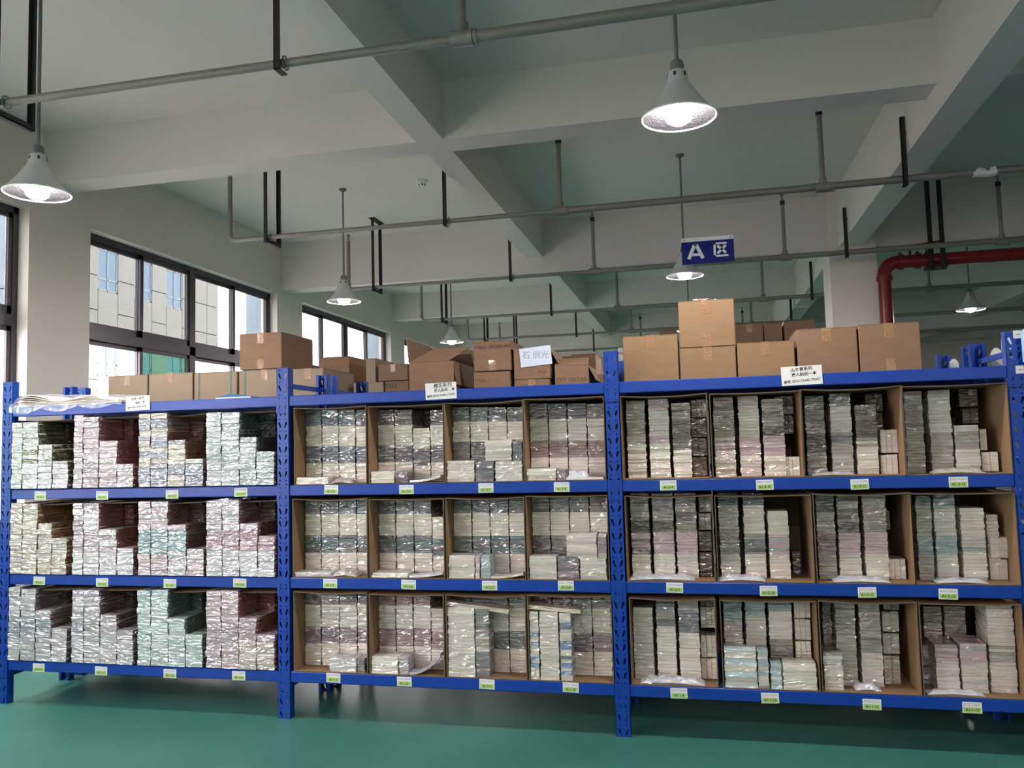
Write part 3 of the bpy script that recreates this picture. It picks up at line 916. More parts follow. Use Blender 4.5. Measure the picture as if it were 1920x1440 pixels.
# piles lying crosswise at the front of the middle cartons: (frame, row, cell, xl, xr, base y, top y, colour, front)
CROSS = [('C', 3, 5, 100, 290, None, 585, 'iv'), ('C', 3, 6, 512, 660, None, 552, 'iv'), ('C', 3, 6, 662, 735, None, 556, 'dp'),
         ('C', 3, 7, 950, 1110, None, 492, 'gi'), ('C', 3, 7, 1112, 1218, None, 496, 'dg'), ('C', 3, 7, 1222, 1378, None, 494, 'gi'), ('C', 3, 7, 1165, 1318, 494, 376, 'gi'), ('C', 3, 7, 1320, 1378, 494, 384, 'dg'),
         ('C', 3, 8, 1400, 1568, None, 536, 'iv'), ('C', 3, 8, 1570, 1622, None, 540, 'mv'),
         ('C', 2, 5, 98, 300, None, 1118, 'wh'), ('C', 2, 6, 522, 738, None, 1122, 'iv'),
         ('C', 2, 7, 952, 1110, None, 1022, 'gi'), ('C', 2, 7, 1112, 1140, None, 1024, ('pi', 'iv')), ('C', 2, 7, 1142, 1198, None, 1026, 'tl'),
         ('C', 2, 8, 1412, 1572, None, 1028, 'gi'), ('C', 2, 8, 1574, 1698, None, 1030, ('mv', 'dg')), ('C', 2, 8, 1700, 1852, None, 1042, 'gi'), ('C', 2, 8, 1622, 1796, 1042, 902, 'gi'), ('C', 2, 8, 1798, 1852, 1042, 906, ('mv', 'gy')),
         ('D', 1, 5, 290, 445, None, 822, 'wh'), ('D', 1, 5, 447, 492, None, 826, 'dg'), ('D', 1, 6, 528, 680, None, 812, 'iv'), ('D', 1, 6, 682, 738, None, 815, 'pl'),
         ('D', 1, 7, 950, 1108, None, 536, 'gi'), ('D', 1, 7, 1110, 1190, None, 545, ('dg', 'gr', 'gi')), ('D', 1, 8, 1412, 1468, None, 560, ('gi', 'gi', 'bb')), ('D', 1, 8, 1470, 1580, None, 560, 'gi'), ('D', 1, 8, 1582, 1652, None, 570, ('gi', 'gi', 'db', 'bb'))]
for q, (fr, row, cell, xl, xr, yb, yt, key) in enumerate(CROSS):
    tg = 'A1-%d-%d' % (row, cell)
    c = [c for c in CELLS if c[0] == tg][0]
    zb = LEV[row - 1] + DZ
    if yb is not None: zb = at(FR[fr][0] + xl / FR[fr][2], FR[fr][1] + yb / FR[fr][2], .012).z
    add_stack(fr, tg, q % 7, xl, xr, [(yt, key)], zb, .014, .105, TH2, 'booklet', (c[1] + .007, c[2] - .007), where='upper crosswise pile' if yb else 'crosswise pile')

# ---- right bay.  columns: (xl, xr, [(ytop, colour) ...]), standing: (xl, xr, ytop, ybottom, n, colour, front)
B3 = [
    ('E', 3, 9, (155, 910), [(200, 368, [(700, 'iv'), (630, ('gi', 'br')), (430, 'gy'), (325, ('br', 'gy'))]), (390, 572, [(690, 'iv'), (630, ('gi', 'pi')), (410, 'gi'), (312, ('br', 'pi'))]), (590, 758, [(750, 'iv'), (655, 'dk'), (345, ('gr', 'dk'))])],
     [(758, 890, 315, 470, 3, 'gr', .17), (758, 890, 475, 640, 3, 'dk', .17), (765, 892, 645, 800, 2, 'dk', .17), (775, 895, 805, 982, 2, 'dk', .17)]),
    ('E', 3, 10, (925, 1718), [(948, 1132, [(785, 'iw'), (640, ('pi', 'pi', 'iv')), (410, 'gy'), (295, ('pi', 'gr'))]), (1162, 1348, [(785, 'iw'), (640, 'pi'), (400, 'gi'), (285, ('pi', 'br'))]), (1366, 1558, [(785, 'iv'), (625, 'pi'), (600, 'dk'), (310, ('dk', 'gr'))])],
     [(1562, 1692, 803, 984, 4, 'iv', .13), (1475, 1632, 285, 445, 3, 'gr', .25), (1500, 1636, 452, 612, 3, 'dk', .25)]),
    ('F', 3, 11, (20, 905), [(42, 216, [(770, 'gr'), (610, 'dk'), (400, 'gr'), (285, 'dk')]), (256, 446, [(775, 'gy'), (600, ('gr', 'dg')), (372, 'gi'), (262, ('dk', 'dg'))]), (472, 664, [(775, 'iv'), (640, ('gr', 'gi')), (360, 'dk')])],
     [(690, 836, 572, 775, 3, 'iw', .13), (694, 838, 785, 972, 3, 'iw', .13), (560, 708, 262, 420, 2, 'dk', .27), (566, 712, 432, 600, 2, 'dk', .27)]),
    ('F', 3, 12, (885, 1815), [(895, 1062, [(800, 'br'), (580, 'br'), (360, 'gr'), (245, 'br')]), (1102, 1300, [(740, 'br'), (600, 'br'), (350, 'gi'), (235, ('gi', 'br'))]), (1322, 1540, [(740, 'gi'), (590, 'br'), (535, 'gi')])],
     [(1546, 1604, 565, 752, 1, 'iw', .14), (1560, 1702, 765, 935, 2, 'iw', .13), (1362, 1524, 222, 382, 2, 'dk', .27), (1395, 1530, 392, 522, 2, 'dk', .27)]),
    ('G', 2, 9, (103, 508), [(127, 215, [(192, 'iv'), (95, ('pi', 'pi', 'mv')), (40, 'dk'), (-85, ('gr', 'gy'))]), (226, 325, [(190, 'iv'), (90, 'pi'), (40, 'dk'), (-85, ('dp', 'gr'))]), (332, 430, [(192, 'gi'), (92, 'pi'), (40, 'gr'), (-85, ('dp', 'gr'))])],
     [(438, 494, -78, 0, 2, 'gr', .17), (438, 494, 4, 82, 2, 'br', .17), (440, 496, 86, 178, 2, 'dk', .17), (442, 498, 182, 268, 2, 'dk', .17)]),
    ('G', 2, 10, (515, 960), [(527, 622, [(192, 'gi'), (95, ('dg', 'gr')), (-30, 'gy'), (-85, 'dg')]), (640, 740, [(192, 'iw'), (98, ('dg', 'gr')), (-30, 'gi'), (-85, 'dg')]), (752, 850, [(192, 'iv'), (103, ('pi', 'tl')), (-5, 'iv')])],
     [(866, 900, 180, 275, 1, 'dk', .22)]),
    ('G', 2, 11, (965, 1418), [(972, 1060, [(195, 'br'), (100, ('mv', 'dr')), (0, 'gy'), (-80, 'dk')]), (1068, 1172, [(195, 'iw'), (95, 'pi'), (45, 'dk'), (-80, ('gr', 'dk'))]), (1186, 1296, [(190, 'iv'), (92, 'pi'), (10, 'gr'), (-80, 'gr')])],
     [(1306, 1380, 212, 310, 3, 'iw', .13), (1235, 1308, -10, 80, 2, 'gr', .27)]),
    ('G', 2, 12, (1412, 1902), [(1428, 1502, [(195, 'gy'), (110, 'tl'), (-30, 'gy'), (-75, ('dt', 'dg'))]), (1510, 1612, [(195, 'gi'), (110, 'tl'), (-15, 'gi'), (-78, ('tl', 'dg'))]), (1632, 1744, [(195, 'iv'), (112, ('tl', 'gi')), (-18, 'iv')])],
     [(1764, 1846, 112, 210, 2, 'iw', .14), (1766, 1848, 215, 316, 2, 'iw', .14)]),
    ('G', 1, 9, (125, 522), [(135, 230, [(560, 'gi'), (435, 'gi')]), (240, 332, [(550, 'iv'), (520, 'gi'), (392, ('gr', 'dg'))]), (342, 440, [(550, 'iv'), (450, 'dg'), (394, 'gr')])],
     [(446, 520, 392, 428, 3, 'gr', .2), (446, 520, 430, 528, 3, 'gy', .16), (448, 521, 560, 660, 3, 'iw', .15), (450, 522, 664, 768, 3, 'iw', .15)]),
    ('G', 1, 10, (540, 985), [(547, 636, [(500, 'gi'), (405, 'tl')]), (646, 742, [(480, 'gi'), (405, 'tl')]), (756, 866, [(665, 'dg'), (580, 'gr'), (450, 'gi'), (405, 'tl')])],
     [(872, 946, 408, 482, 3, 'gi', .16), (876, 948, 486, 582, 3, 'gi', .16), (880, 950, 586, 684, 3, 'iv', .16)]),
    ('G', 1, 11, (990, 1445), [(995, 1040, [(410, 'gr')]), (1056, 1152, [(560, 'gy'), (410, 'gr')]), (1168, 1270, [(640, 'iw'), (540, 'gr'), (412, 'gr')])],
     [(1278, 1350, 412, 445, 2, 'gr', .2), (1272, 1350, 450, 545, 2, 'gy', .18), (1276, 1352, 550, 645, 2, 'gy', .18), (1280, 1354, 650, 742, 2, 'gy', .18)]),
    ('G', 1, 12, (1450, 1925), [(1456, 1542, [(430, 'gr')]), (1550, 1652, [(430, 'gr')])],
     []),
]
EXTRA = {  # columns that stand further forward: (xl, xr, groups, front, depth)
    (2, 12): [(1744, 1800, [(12, 'iw')], .15, .18)],
    (1, 11): [(1002, 1092, [(655, 'gi'), (640, 'gr')], .03, .16)],
    (1, 12): [(1512, 1622, [(690, 'gi'), (605, ('br', 'pi'))], .075, .18), (1628, 1752, [(695, 'gi'), (598, ('pl', 'pi'))], .075, .18), (1752, 1878, [(700, 'iw'), (610, ('iw', 'br')), (422, 'iw')], .09, .18)],
    (1, 10): [(550, 700, [(622, ('gi', 'ba'))], .012, .10), (702, 754, [(628, ('tl', 'gi'))], .012, .10), (762, 816, [(690, ('tl', 'ba'))], .012, .10), (818, 975, [(688, 'iv')], .012, .10)],
}
for fr, row, cell, (cl, cr_), cols, stands in B3:
    tg = 'A1-%d-%d' % (row, cell)
    ox, oy, s = FR[fr]
    zb = LEV[row - 1]
    ymid = {3: 815, 2: 1005, 1: 1210}[row]
    X0, X1 = at(ox + cl / s, ymid, 0).x, at(ox + cr_ / s, ymid, 0).x
    X0 = max(X0, UX[2] + UW / 2 + .002); X1 = min(X1, UX[3] - UW / 2 - .002)
    CELLS.append((tg, X0 + .001, X1 - .001, zb, .004, .53, .458 + .005 * (cell % 2)))
    lim = (X0 + .008, X1 - .008)
    Yc = .17 if (row, cell) in ((1, 10), (1, 12)) else .115
    if (row, cell) == (1, 12): Yc = .28
    for i, (xl, xr, gs) in enumerate(cols):
        yc = .22 if (row, cell, i) == (1, 11, 0) else Yc
        add_stack(fr, tg, i, xl, xr, gs, zb + DZ, yc, .20, TH2, 'booklet', lim)
    for i, (xl, xr, gs, yf, dp) in enumerate(EXTRA.get((row, cell), [])):
        add_stack(fr, tg, i + 3, xl, xr, gs, zb + DZ, yf, dp, TH2, 'booklet', lim, where='front stack')
    for i, (xl, xr, yt, yb, n, key, yf) in enumerate(stands):
        base = None
        if i == len(stands) - 1 and yb > 900 or (row == 2 and yb > 250) or (row == 1 and yb > 735): base = zb + DZ
        add_standing(fr, tg, i, xl, xr, yt, yb, n, key, yf, .13, base)
# two standing groups on the left of the last carton
add_standing('G', 'A1-1-12', 5, 1458, 1508, 702, 806, 2, 'gr', .2, .13, LEV[0] + DZ)
add_standing('G', 'A1-1-12', 6, 1458, 1492, 604, 700, 2, 'gr', .2, .13)

# pack meshes
def pack_mesh(name, seed, fin):
    rr = random.Random(seed)
    c, e = (.022, .16) if fin else (.012, .09)
    pr = [(-.5 + c, -.5), (.5 - c, -.5), (.5, -.5 + e), (.5, .5 - e), (.5 - c, .5), (-.5 + c, .5), (-.5, .5 - e), (-.5, -.5 + e)]
    vs = []; fs = []
    for y, k in ((-.5, .985 if not fin else .97), (-.48, 1), (.5, 1)):
        for a, b in pr:
            vs.append((a * k + rr.uniform(-.008, .008), y + rr.uniform(-.004, .004), b * (k if y > -.5 else (.93 if fin else .97)) + rr.uniform(-.03, .03) * ((1 if fin else .4) if y < 0 else 0)))
    fs.append(tuple(range(8))); fs.append(tuple(range(23, 15, -1)))
    for k in range(2):
        for i in range(8):
            j = (i + 1) % 8
            fs.append((k * 8 + j, k * 8 + i, k * 8 + 8 + i, k * 8 + 8 + j))
    if fin:
        for sx in (-1, 1):
            n = len(vs); h = rr.uniform(-.25, .25)
            vs += [(sx * .49, -.45, h - .12), (sx * (.535 + rr.random() * .03), -.44, h + rr.uniform(-.2, .2)), (sx * .49, -.45, h + .2), (sx * .49, .0, h)]
            fs += [(n, n + 1, n + 2), (n + 1, n + 3, n + 2)]
    return vs, fs


VAR = {k: [pack_mesh(k, 100 + i, k == 'pastel') for i in range(6)] for k in ('pastel', 'booklet')}


def mesh_from(name, vs, fs, m):
    me = bpy.data.meshes.new(name); me.from_pydata(vs, [], fs); me.materials.append(m)
    bm = bmesh.new(); bm.from_mesh(me); bmesh.ops.recalc_face_normals(bm, faces=bm.faces[:]); bm.to_mesh(me); bm.free()
    return me


MESH = {k: [mesh_from(k + '_pack', v, f, CMAT['A1-3-1'] if k == 'pastel' else M['pack']) for v, f in VAR[k]] for k in VAR}


def px_area(p):
    d = (Vector(((p['x0'] + p['x1']) / 2, p['y0'], p['z0'])) - CAM).dot(FWD)
    if 'rear' in p['col'][2]: d *= 3
    return (p['x1'] - p['x0']) * p['h'] / d ** 2


random.seed(21)
for kind, nm in (('pastel', 'wrapped_pack'), ('booklet', 'booklet_pack')):
    ps = [p for p in PACKS if p['kind'] == kind and p['h'] > .003 and p['x1'] - p['x0'] > .004]
    ps.sort(key=px_area, reverse=True)
    V = []; Fc = []; CC = []; CV2 = []
    for n, p in enumerate(ps):
        i = random.randrange(6)
        dx, dy, h = p['x1'] - p['x0'], p['dy'], p['h'] * .992
        ctr = Vector(((p['x0'] + p['x1']) / 2, p['y0'] + dy / 2, p['z0'] + h / 2))
        c = vcol(p['k'])
        cv = COVER.get(p['col'][0], (0, 0, 0, 1))
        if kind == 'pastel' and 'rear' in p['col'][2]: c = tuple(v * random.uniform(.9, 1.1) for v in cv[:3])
        if n < 300:
            o = bpy.data.objects.new(nm, MESH[kind][i])
            COL.objects.link(o)
            o.location = ctr; o.scale = (dx, dy, h)
            o.color = (*c, 1)
            if kind == 'pastel':
                o.material_slots[0].link = 'OBJECT'; o.material_slots[0].material = CMAT[p['col'][0]]
            tg, ci, where = p['col']
            if p.get('stand'):
                lb = '%s booklet pack, %s upright one of the %s standing group above tag %s' % (CNAME[p['k']], COLW[p['idx']], COLW[ci], tg)
            elif kind == 'pastel':
                lb = '%s wrapped pack, %s from below in %s %s above tag %s' % (CNAME[p['k']], ORDW[p['idx']], COLW[ci], where, tg)
            else:
                lb = '%s booklet pack, %s from below in %s %s above tag %s' % (CNAME[p['k']], ORDW[p['idx']], COLW[ci], where, tg)
            tag(o, lb, 'pack', 'pastel packs in the left bay' if kind == 'pastel' else 'booklet packs in the open cartons')
        else:
            vs, fs = VAR[kind][i]
            b = len(V)
            V += [(ctr.x + a * dx, ctr.y + bb * dy, ctr.z + cc * h) for a, bb, cc in vs]
            Fc += [tuple(q + b for q in f) for f in fs]
            CC += [c] * len(fs); CV2 += [cv] * len(fs)
    me = mesh_from(nm + 's', V, Fc, M['pcovs'] if kind == 'pastel' else M['packs'])
    at_ = me.color_attributes.new('tint', 'FLOAT_COLOR', 'CORNER')
    buf = []
    for poly in me.polygons:
        buf += [*CC[poly.index], 1.0] * poly.loop_total
    at_.data.foreach_set('color', buf)
    if kind == 'pastel':
        at2 = me.color_attributes.new('cover', 'FLOAT_COLOR', 'CORNER'); buf = []
        for poly in me.polygons:
            buf += [*CV2[poly.index][:3], 1.0] * poly.loop_total
        at2.data.foreach_set('color', buf)
    o = bpy.data.objects.new(nm + 's', me); COL.objects.link(o)
    tag(o, 'remaining film wrapped pastel packs stacked in the left bay' if kind == 'pastel' else 'remaining film wrapped booklet packs stacked in the open cartons', 'packs', kind='stuff')

# cartons lying on their sides with the open side to the aisle
CT = .005
CLAB = {'1': 'bottom', '2': 'middle', '3': 'upper'}
for tg, x0, x1, z0, yf, dp, h in CELLS:
    t = thing('open_carton', ((x0 + x1) / 2, yf, z0), 'open brown carton on the %s shelf above tag %s' % (CLAB[tg[3]], tg), 'carton', 'open cartons lying on the rack shelves')
    mm = [M['cardin'], M['cardedge']]

    def panel(nm, a, b, c, d, e, f):
        m = MB().box(a, b, c, d, e, f)
        m.cur = 1; eps = .0004
        m.add([(a, c - eps, e), (b, c - eps, e), (b, c - eps, f), (a, c - eps, f)], [(0, 1, 2, 3)])
        m.build(nm, mm, t)
    panel('bottom_panel', x0 + CT, x1 - CT, yf, yf + dp, z0, z0 + CT)
    panel('left_panel', x0, x0 + CT, yf, yf + dp, z0, z0 + h)
    panel('right_panel', x1 - CT, x1, yf, yf + dp, z0, z0 + h)
    panel('back_panel', x0 + CT, x1 - CT, yf + dp - CT, yf + dp, z0 + CT, z0 + h - CT)
    # top panel sags a little in the middle
    m = MB(); n = 8; sag = .010 if int(tg.split('-')[2]) % 2 else .004
    rows_ = []
    for k in range(n + 1):
        u = k / n; xx = x0 + CT + (x1 - x0 - 2 * CT) * u
        rows_.append((xx, z0 + h - CT - sag * math.sin(math.pi * u)))
    vs = []; fs = []
    for xx, zz in rows_:
        vs += [(xx, yf, zz), (xx, yf, zz + CT), (xx, yf + dp - CT, zz + CT), (xx, yf + dp - CT, zz)]
    for k in range(n):
        a = k * 4
        for q in range(4):
            r = (q + 1) % 4
            fs.append((a + q, a + r, a + 4 + r, a + 4 + q))
    fs += [(0, 1, 2, 3), (n * 4 + 3, n * 4 + 2, n * 4 + 1, n * 4)]
    m.mi = []
    m.add(vs, fs); m.mi = [1 if (len(f) == 4 and sum(1 for q in f if vs[q][1] < yf + .001) == 4) else 0 for f in fs]; m.build('top_panel', mm, t)
# ------------------------------------------------------------------ loose packets in front of the stacks
def P(fr, x, y, Y): ox, oy, s = FR[fr]; return at(ox + x / s, oy + y / s, Y)


def crumpled(fr, xl, xr, yt, row, Y0, Y1, label, m, seed, name='crumpled_packet'):
    a = P(fr, xl, yt, Y0); b = P(fr, xr, yt, Y0)
    zb = LEV[row - 1] + DZ; top = a.z
    t = thing(name, ((a.x + b.x) / 2, (Y0 + Y1) / 2, zb), label, 'packet', 'loose packets before the stacks')
    nx, ny = 22, 7
    mb = MB(); vs = []; fs = []
    for i in range(nx + 1):
        for j in range(ny + 1):
            u, v = i / nx, j / ny
            x = a.x + (b.x - a.x) * u; y = Y0 + (Y1 - Y0) * v
            e = min(1, min(u, 1 - u) * 7) * min(1, .35 + v * 3)
            z = zb + .004 + (top - zb - .004) * e * (.62 + .5 * noise.noise((x * 28 + seed, y * 28, seed)))
            vs.append((x, y, max(zb + .003, z)))
    for i in range(nx):
        for j in range(ny):
            k = i * (ny + 1) + j
            fs.append((k, k + ny + 1, k + ny + 2, k + 1))
    # closed underneath
    n = len(vs)
    vs += [(a.x, Y0, zb + .001), (b.x, Y0, zb + .001), (b.x, Y1, zb + .001), (a.x, Y1, zb + .001)]
    fs.append((n + 3, n + 2, n + 1, n))
    for i in range(nx):
        fs.append((i * (ny + 1), n, (i + 1) * (ny + 1)) if i < nx / 2 else (i * (ny + 1), n + 1, (i + 1) * (ny + 1)))
    mb.add(vs, fs)
    o = mb.build('body', M['pack'], t); o.color = (*m, 1)
    f = MB(); vs2 = [(x, y - .002, z + .004 + .006 * max(0, noise.noise((x * 60, y * 60, seed + 3)))) for x, y, z in vs[:n]]
    f.add(vs2, [q for q in fs if len(q) == 4 and max(q) < n]); f.build('film', M['film'], t)
    return t


def curled(fr, xl, xr, yb_left, yt_right, row, Y0, Y1, label, col):
    """booklet lying on the carton floor with one end bent upwards"""
    a = P(fr, xl, yb_left, Y0); b = P(fr, xr, yt_right, Y0)
    zb = LEV[row - 1] + DZ + .001
    t = thing('curled_booklet', ((a.x + b.x) / 2, Y0, zb), label, 'booklet', 'loose packets before the stacks')
    n = 12
    th = .012
    vs = []; fs = []
    for k in range(n + 1):
        u = k / n
        x = a.x + (b.x - a.x) * u
        z = zb + max(0, b.z - zb - th) * u ** 2.2
        for y in (Y0, Y1):
            vs += [(x, y, z), (x - .3 * th * u, y, z + th)]
    for k in range(n):
        q = k * 4
        fs += [(q, q + 4, q + 5, q + 1), (q + 2, q + 3, q + 7, q + 6), (q + 1, q + 5, q + 7, q + 3), (q, q + 2, q + 6, q + 4)]
    fs += [(0, 1, 3, 2), (n * 4, n * 4 + 2, n * 4 + 3, n * 4 + 1)]
    m = MB().add(vs, fs); o = m.build('pages', M['pack'], t); o.color = (*col, 1)
    f = MB(); f.add([(x, y, z + .0015) for x, y, z in vs if True], [(k * 4 + 1, k * 4 + 5, k * 4 + 7, k * 4 + 3) for k in range(n)]); f.build('cover', M['film'], t)
    return t


W_ = PAL['wh']; IV = PAL['iv']
crumpled('C', 295, 425, 592, 3, .015, .11, 'crumpled clear packet at the foot of the carton above tag A1-3-5', PAL['gy'], 1)
curled('C', 745, 918, 612, 572, 3, .012, .11, 'curled white booklet in the carton above tag A1-3-6', W_)
curled('C', 1625, 1835, 600, 590, 3, .010, .11, 'flat white booklet in the carton above tag A1-3-8', W_)
crumpled('C', 1622, 1752, 532, 3, .02, .10, 'crumpled white wrap in the carton above tag A1-3-8', W_, 5)
crumpled('C', 302, 445, 1106, 2, .015, .11, 'crumpled packet at the foot of the carton above tag A1-2-5', PAL['gi'], 2)
curled('C', 742, 932, 1146, 1118, 2, .010, .11, 'white booklet bent up in the carton above tag A1-2-6', W_)
curled('C', 1202, 1385, 1152, 1122, 2, .010, .11, 'curled booklet in the carton above tag A1-2-7', PAL['gi'])
curled('D', 742, 918, 905, 800, 1, .010, .11, 'strongly curled booklet in the carton above tag A1-1-6', PAL['pl'])
crumpled('G', 172, 465, 752, 1, .012, .10, 'flat crumpled packet lying before the stacks above tag A1-1-9', W_, 9)
crumpled('G', 1480, 1742, 812, 1, .010, .07, 'crumpled white packet at the carton front above tag A1-1-12', W_, 12)
crumpled('G', 1152, 1270, 786, 1, .03, .12, 'small white packet alone on the carton floor above tag A1-1-11', W_, 14)
crumpled('G', 1052, 1310, 298, 2, .012, .105, 'thin flat packets on the carton floor above tag A1-2-11', W_, 17)
crumpled('F', 102, 480, 942, 3, .012, .105, 'flat clear packet lying before the stacks above tag A1-3-11', PAL['gi'], 19)
crumpled('F', 1130, 1590, 912, 3, .012, .105, 'flat white packet lying before the stacks above tag A1-3-12', PAL['iv'], 23)
crumpled('G', 125, 420, 287, 2, .012, .105, 'flat clear packet lying before the stacks above tag A1-2-9', W_, 29)
crumpled('G', 530, 740, 288, 2, .012, .105, 'flat clear packet lying before the stacks above tag A1-2-10', W_, 31)
crumpled('G', 1520, 1758, 306, 2, .012, .105, 'flat clear packet lying before the stacks above tag A1-2-12', W_, 37)


# sheets slid over the tall crosswise piles
def slip(fr, xl, yl, xr, yr, label, seed):
    a = P(fr, xl, yl, .02); b = P(fr, xr, yr, .02)
    t = thing('film_packet', ((a.x + b.x) / 2, .06, min(a.z, b.z)), label, 'packet', 'loose packets before the stacks')
    for s_ in range(3):
        n = 10; vs = []; fs = []
        for k in range(n + 1):
            u = k / n
            x = a.x + (b.x - a.x) * u; z = a.z + (b.z - a.z) * u + .007 * s_ + .004 * noise.noise((x * 30, s_, seed))
            vs += [(x, .016 + .004 * s_, z), (x, .11, z), (x, .11, z + .006), (x, .016 + .004 * s_, z + .006)]
        for k in range(n):
            for q in range(4): fs.append((k * 4 + q, k * 4 + (q + 1) % 4, k * 4 + 4 + (q + 1) % 4, k * 4 + 4 + q))
        fs += [(0, 1, 2, 3), (n * 4 + 3, n * 4 + 2, n * 4 + 1, n * 4)]
        o = MB().add(vs, fs).build('layer', M['pack'], t); o.color = (*PAL['gi'], 1)


slip('D', 955, 524, 1300, 572, 'loose film packet sliding off the tall pile above tag A1-1-7', 3)
slip('D', 1412, 544, 1705, 572, 'loose film packet sliding off the tall pile above tag A1-1-8', 4)

# ------------------------------------------------------------------ shelf tags
TX = {(3, 1): (75, 929), (3, 2): (191, 929), (3, 3): (322, 927), (3, 4): (451, 923), (3, 5): (621, 918), (3, 6): (762, 918), (3, 7): (911, 915), (3, 8): (1053, 913), (3, 9): (1253, 910), (3, 10): (1434, 909), (3, 11): (1612, 908), (3, 12): (1797, 904),
      (2, 1): (73, 1089), (2, 2): (191, 1092), (2, 3): (318, 1094), (2, 4): (449, 1093), (2, 5): (619, 1094), (2, 6): (766, 1096), (2, 7): (918, 1098), (2, 8): (1061, 1098), (2, 9): (1265, 1102), (2, 10): (1441, 1108), (2, 11): (1626, 1111), (2, 12): (1778, 1114),
      (1, 1): (72, 1252), (1, 2): (189, 1258), (1, 3): (318, 1263), (1, 4): (447, 1267), (1, 5): (625, 1271), (1, 6): (758, 1278), (1, 7): (913, 1283), (1, 8): (1070, 1289), (1, 9): (1273, 1300), (1, 10): (1444, 1309), (1, 11): (1635, 1321), (1, 12): (1823, 1327)}
code = {1: 2579, 2: 2591, 3: 2646}
for (row, c), (px, py) in TX.items():
    p = at(px, py, 0)
    if c <= 4: p = at(px + .5, py, 0)
    tg = 'A1-%d-%d' % (row, c)
    wv, hv = .088, .053
    z = min(p.z, LEV[row - 1] - hv / 2 + .004)
    roll = random.uniform(-.03, .03)
    t = thing('shelf_tag', (p.x, 0, z), 'white and green shelf tag reading %s' % tg, 'shelf tag', 'paper tags on the shelf beams')
    MB().box(p.x - wv / 2, p.x + wv / 2, -.0002, .0017, z - hv / 2, z + hv / 2).build('paper', M['paper'], t)
    MB().box(p.x - wv / 2 + .004, p.x + wv / 2 - .004, -.0006, -.0002, z - hv / 2 + .003, z + .001).build('green_field', M['green'], t)
    bay = (c - 1) // 4 + 1
    num = code[bay] + (3 - row) * 4 + (c - 1) % 4
    lettering('EDG-T%d' % num, .0155, (p.x, -.0008, z + .0145), M['glaze'], t)
    lettering(tg, .0185, (p.x, -.0010, z - .011), M['ink'], t, bold=.0004)
    t.rotation_euler = (0, roll, 0)


# paper signs leaning on the top beam
def paper_sign(x, z, wv, hv, label, lines, roll):
    t = thing('paper_sign', (x, -.001, z), label, 'sign', 'handwritten signs on the top beam')
    MB().box(x - wv / 2, x + wv / 2, -.004, -.0016, z - hv / 2, z + hv / 2).build('paper', M['paper'], t)
    for body, size, dx, dz in lines:
        lettering(body, size, (x + dx, -.0046, z + dz), M['ink'], t, bold=.0003, roll=-.05)
    t.rotation_euler = (0, roll, 0)


a = at(827, 733, 0); paper_sign(a.x, a.z, .188, .096, 'handwritten white paper sign on the middle top beam below the open carton', [('樱花系列', .028, .012, .030), ('唐人贴纸…本', .021, .022, .004), ('编号 EDG-T2591~T2603', .0165, .0, -.026)], -.02)
a = at(1503, 704, 0); paper_sign(a.x, a.z, .205, .100, 'handwritten white paper sign on the right top beam below two cartons', [('山木青系列', .022, .0, .032), ('唐人贴纸一本', .021, .012, .006), ('编号: EDG-T2645~T2657', .0175, .0, -.028)], -.02)
a = at(259, 756, 0); paper_sign(a.x, a.z, .175, .092, 'handwritten white paper sign on the left top beam beside the plastic bag', [('花语一系列', .019, .0, .028), ('贴纸 一本', .016, .018, .004), ('编号 EDG-T2579~T2590', .0135, -.004, -.024)], -.02)


# ------------------------------------------------------------------ cartons on top
def box_thing(name, label, x0, x1, y0, y1, z0, z1, m=None, tape=True, grp='closed cartons on top of the racks', rz=0.0, text=(), seam=True, tapes=None, strap=False, side_text=None, tape_low=False):
    m = m or M['card']
    t = thing(name, ((x0 + x1) / 2, (y0 + y1) / 2, z0), label, 'carton', grp)
    MB().cbox(x0, x1, y0, y1, z0, z1 - .004, .004).build('body', m, t)
    ym = (y0 + y1) / 2
    MB().box(x0 + .001, x1 - .001, y0 + .001, ym - .0015, z1 - .004, z1).build('top_flap', m, t)
    MB().box(x0 + .001, x1 - .001, ym + .0015, y1 - .001, z1 - .004, z1).build('top_flap', m, t)
    xc = (x0 + x1) / 2
    wv = .05
    if tape:
        MB().box(xc - wv / 2, xc + wv / 2, y0 - .0012, y0 - .0002, z1 - .075, z1 + .0008).box(xc - wv / 2, xc + wv / 2, y0 - .001, y1, z1 + .0002, z1 + .001).build('tape', M['tape'], t)
    if tape_low:
        MB().box(xc - wv / 2, xc + wv / 2, y0 - .0012, y0 - .0002, z0 + .002, z0 + .07).build('tape', M['tape'], t)
    for body, size, fx, fz, im in text:
        lettering(body, size, (x0 + (x1 - x0) * fx, y0 - .0016, z0 + (z1 - z0) * fz), im, t)
    if side_text:
        lettering(side_text[0], side_text[1], (x1 + .0012, ym, z0 + (z1 - z0) * side_text[2]), M['inkb'], t, 'right')
    if strap:
        for fx in (.12, .86):
            xx = x0 + (x1 - x0) * fx
            MB().box(xx - .006, xx + .006, y0 - .002, y0 - .0005, z0, z1 + .002).box(xx - .006, xx + .006, y0 - .002, y1, z1, z1 + .002).build('strap', M['strap'], t)
    t.rotation_euler = (0, 0, rz)
    return t


ZT = LEV[3]


def pxbox(label, l, r, top, Y0, D, z0=None, **kw):
    a = at(l, top, Y0); b = at(r, top, Y0)
    return box_thing('cardboard_box', label, a.x, b.x, Y0, Y0 + D, ZT if z0 is None else z0, (a.z + b.z) / 2, **kw)


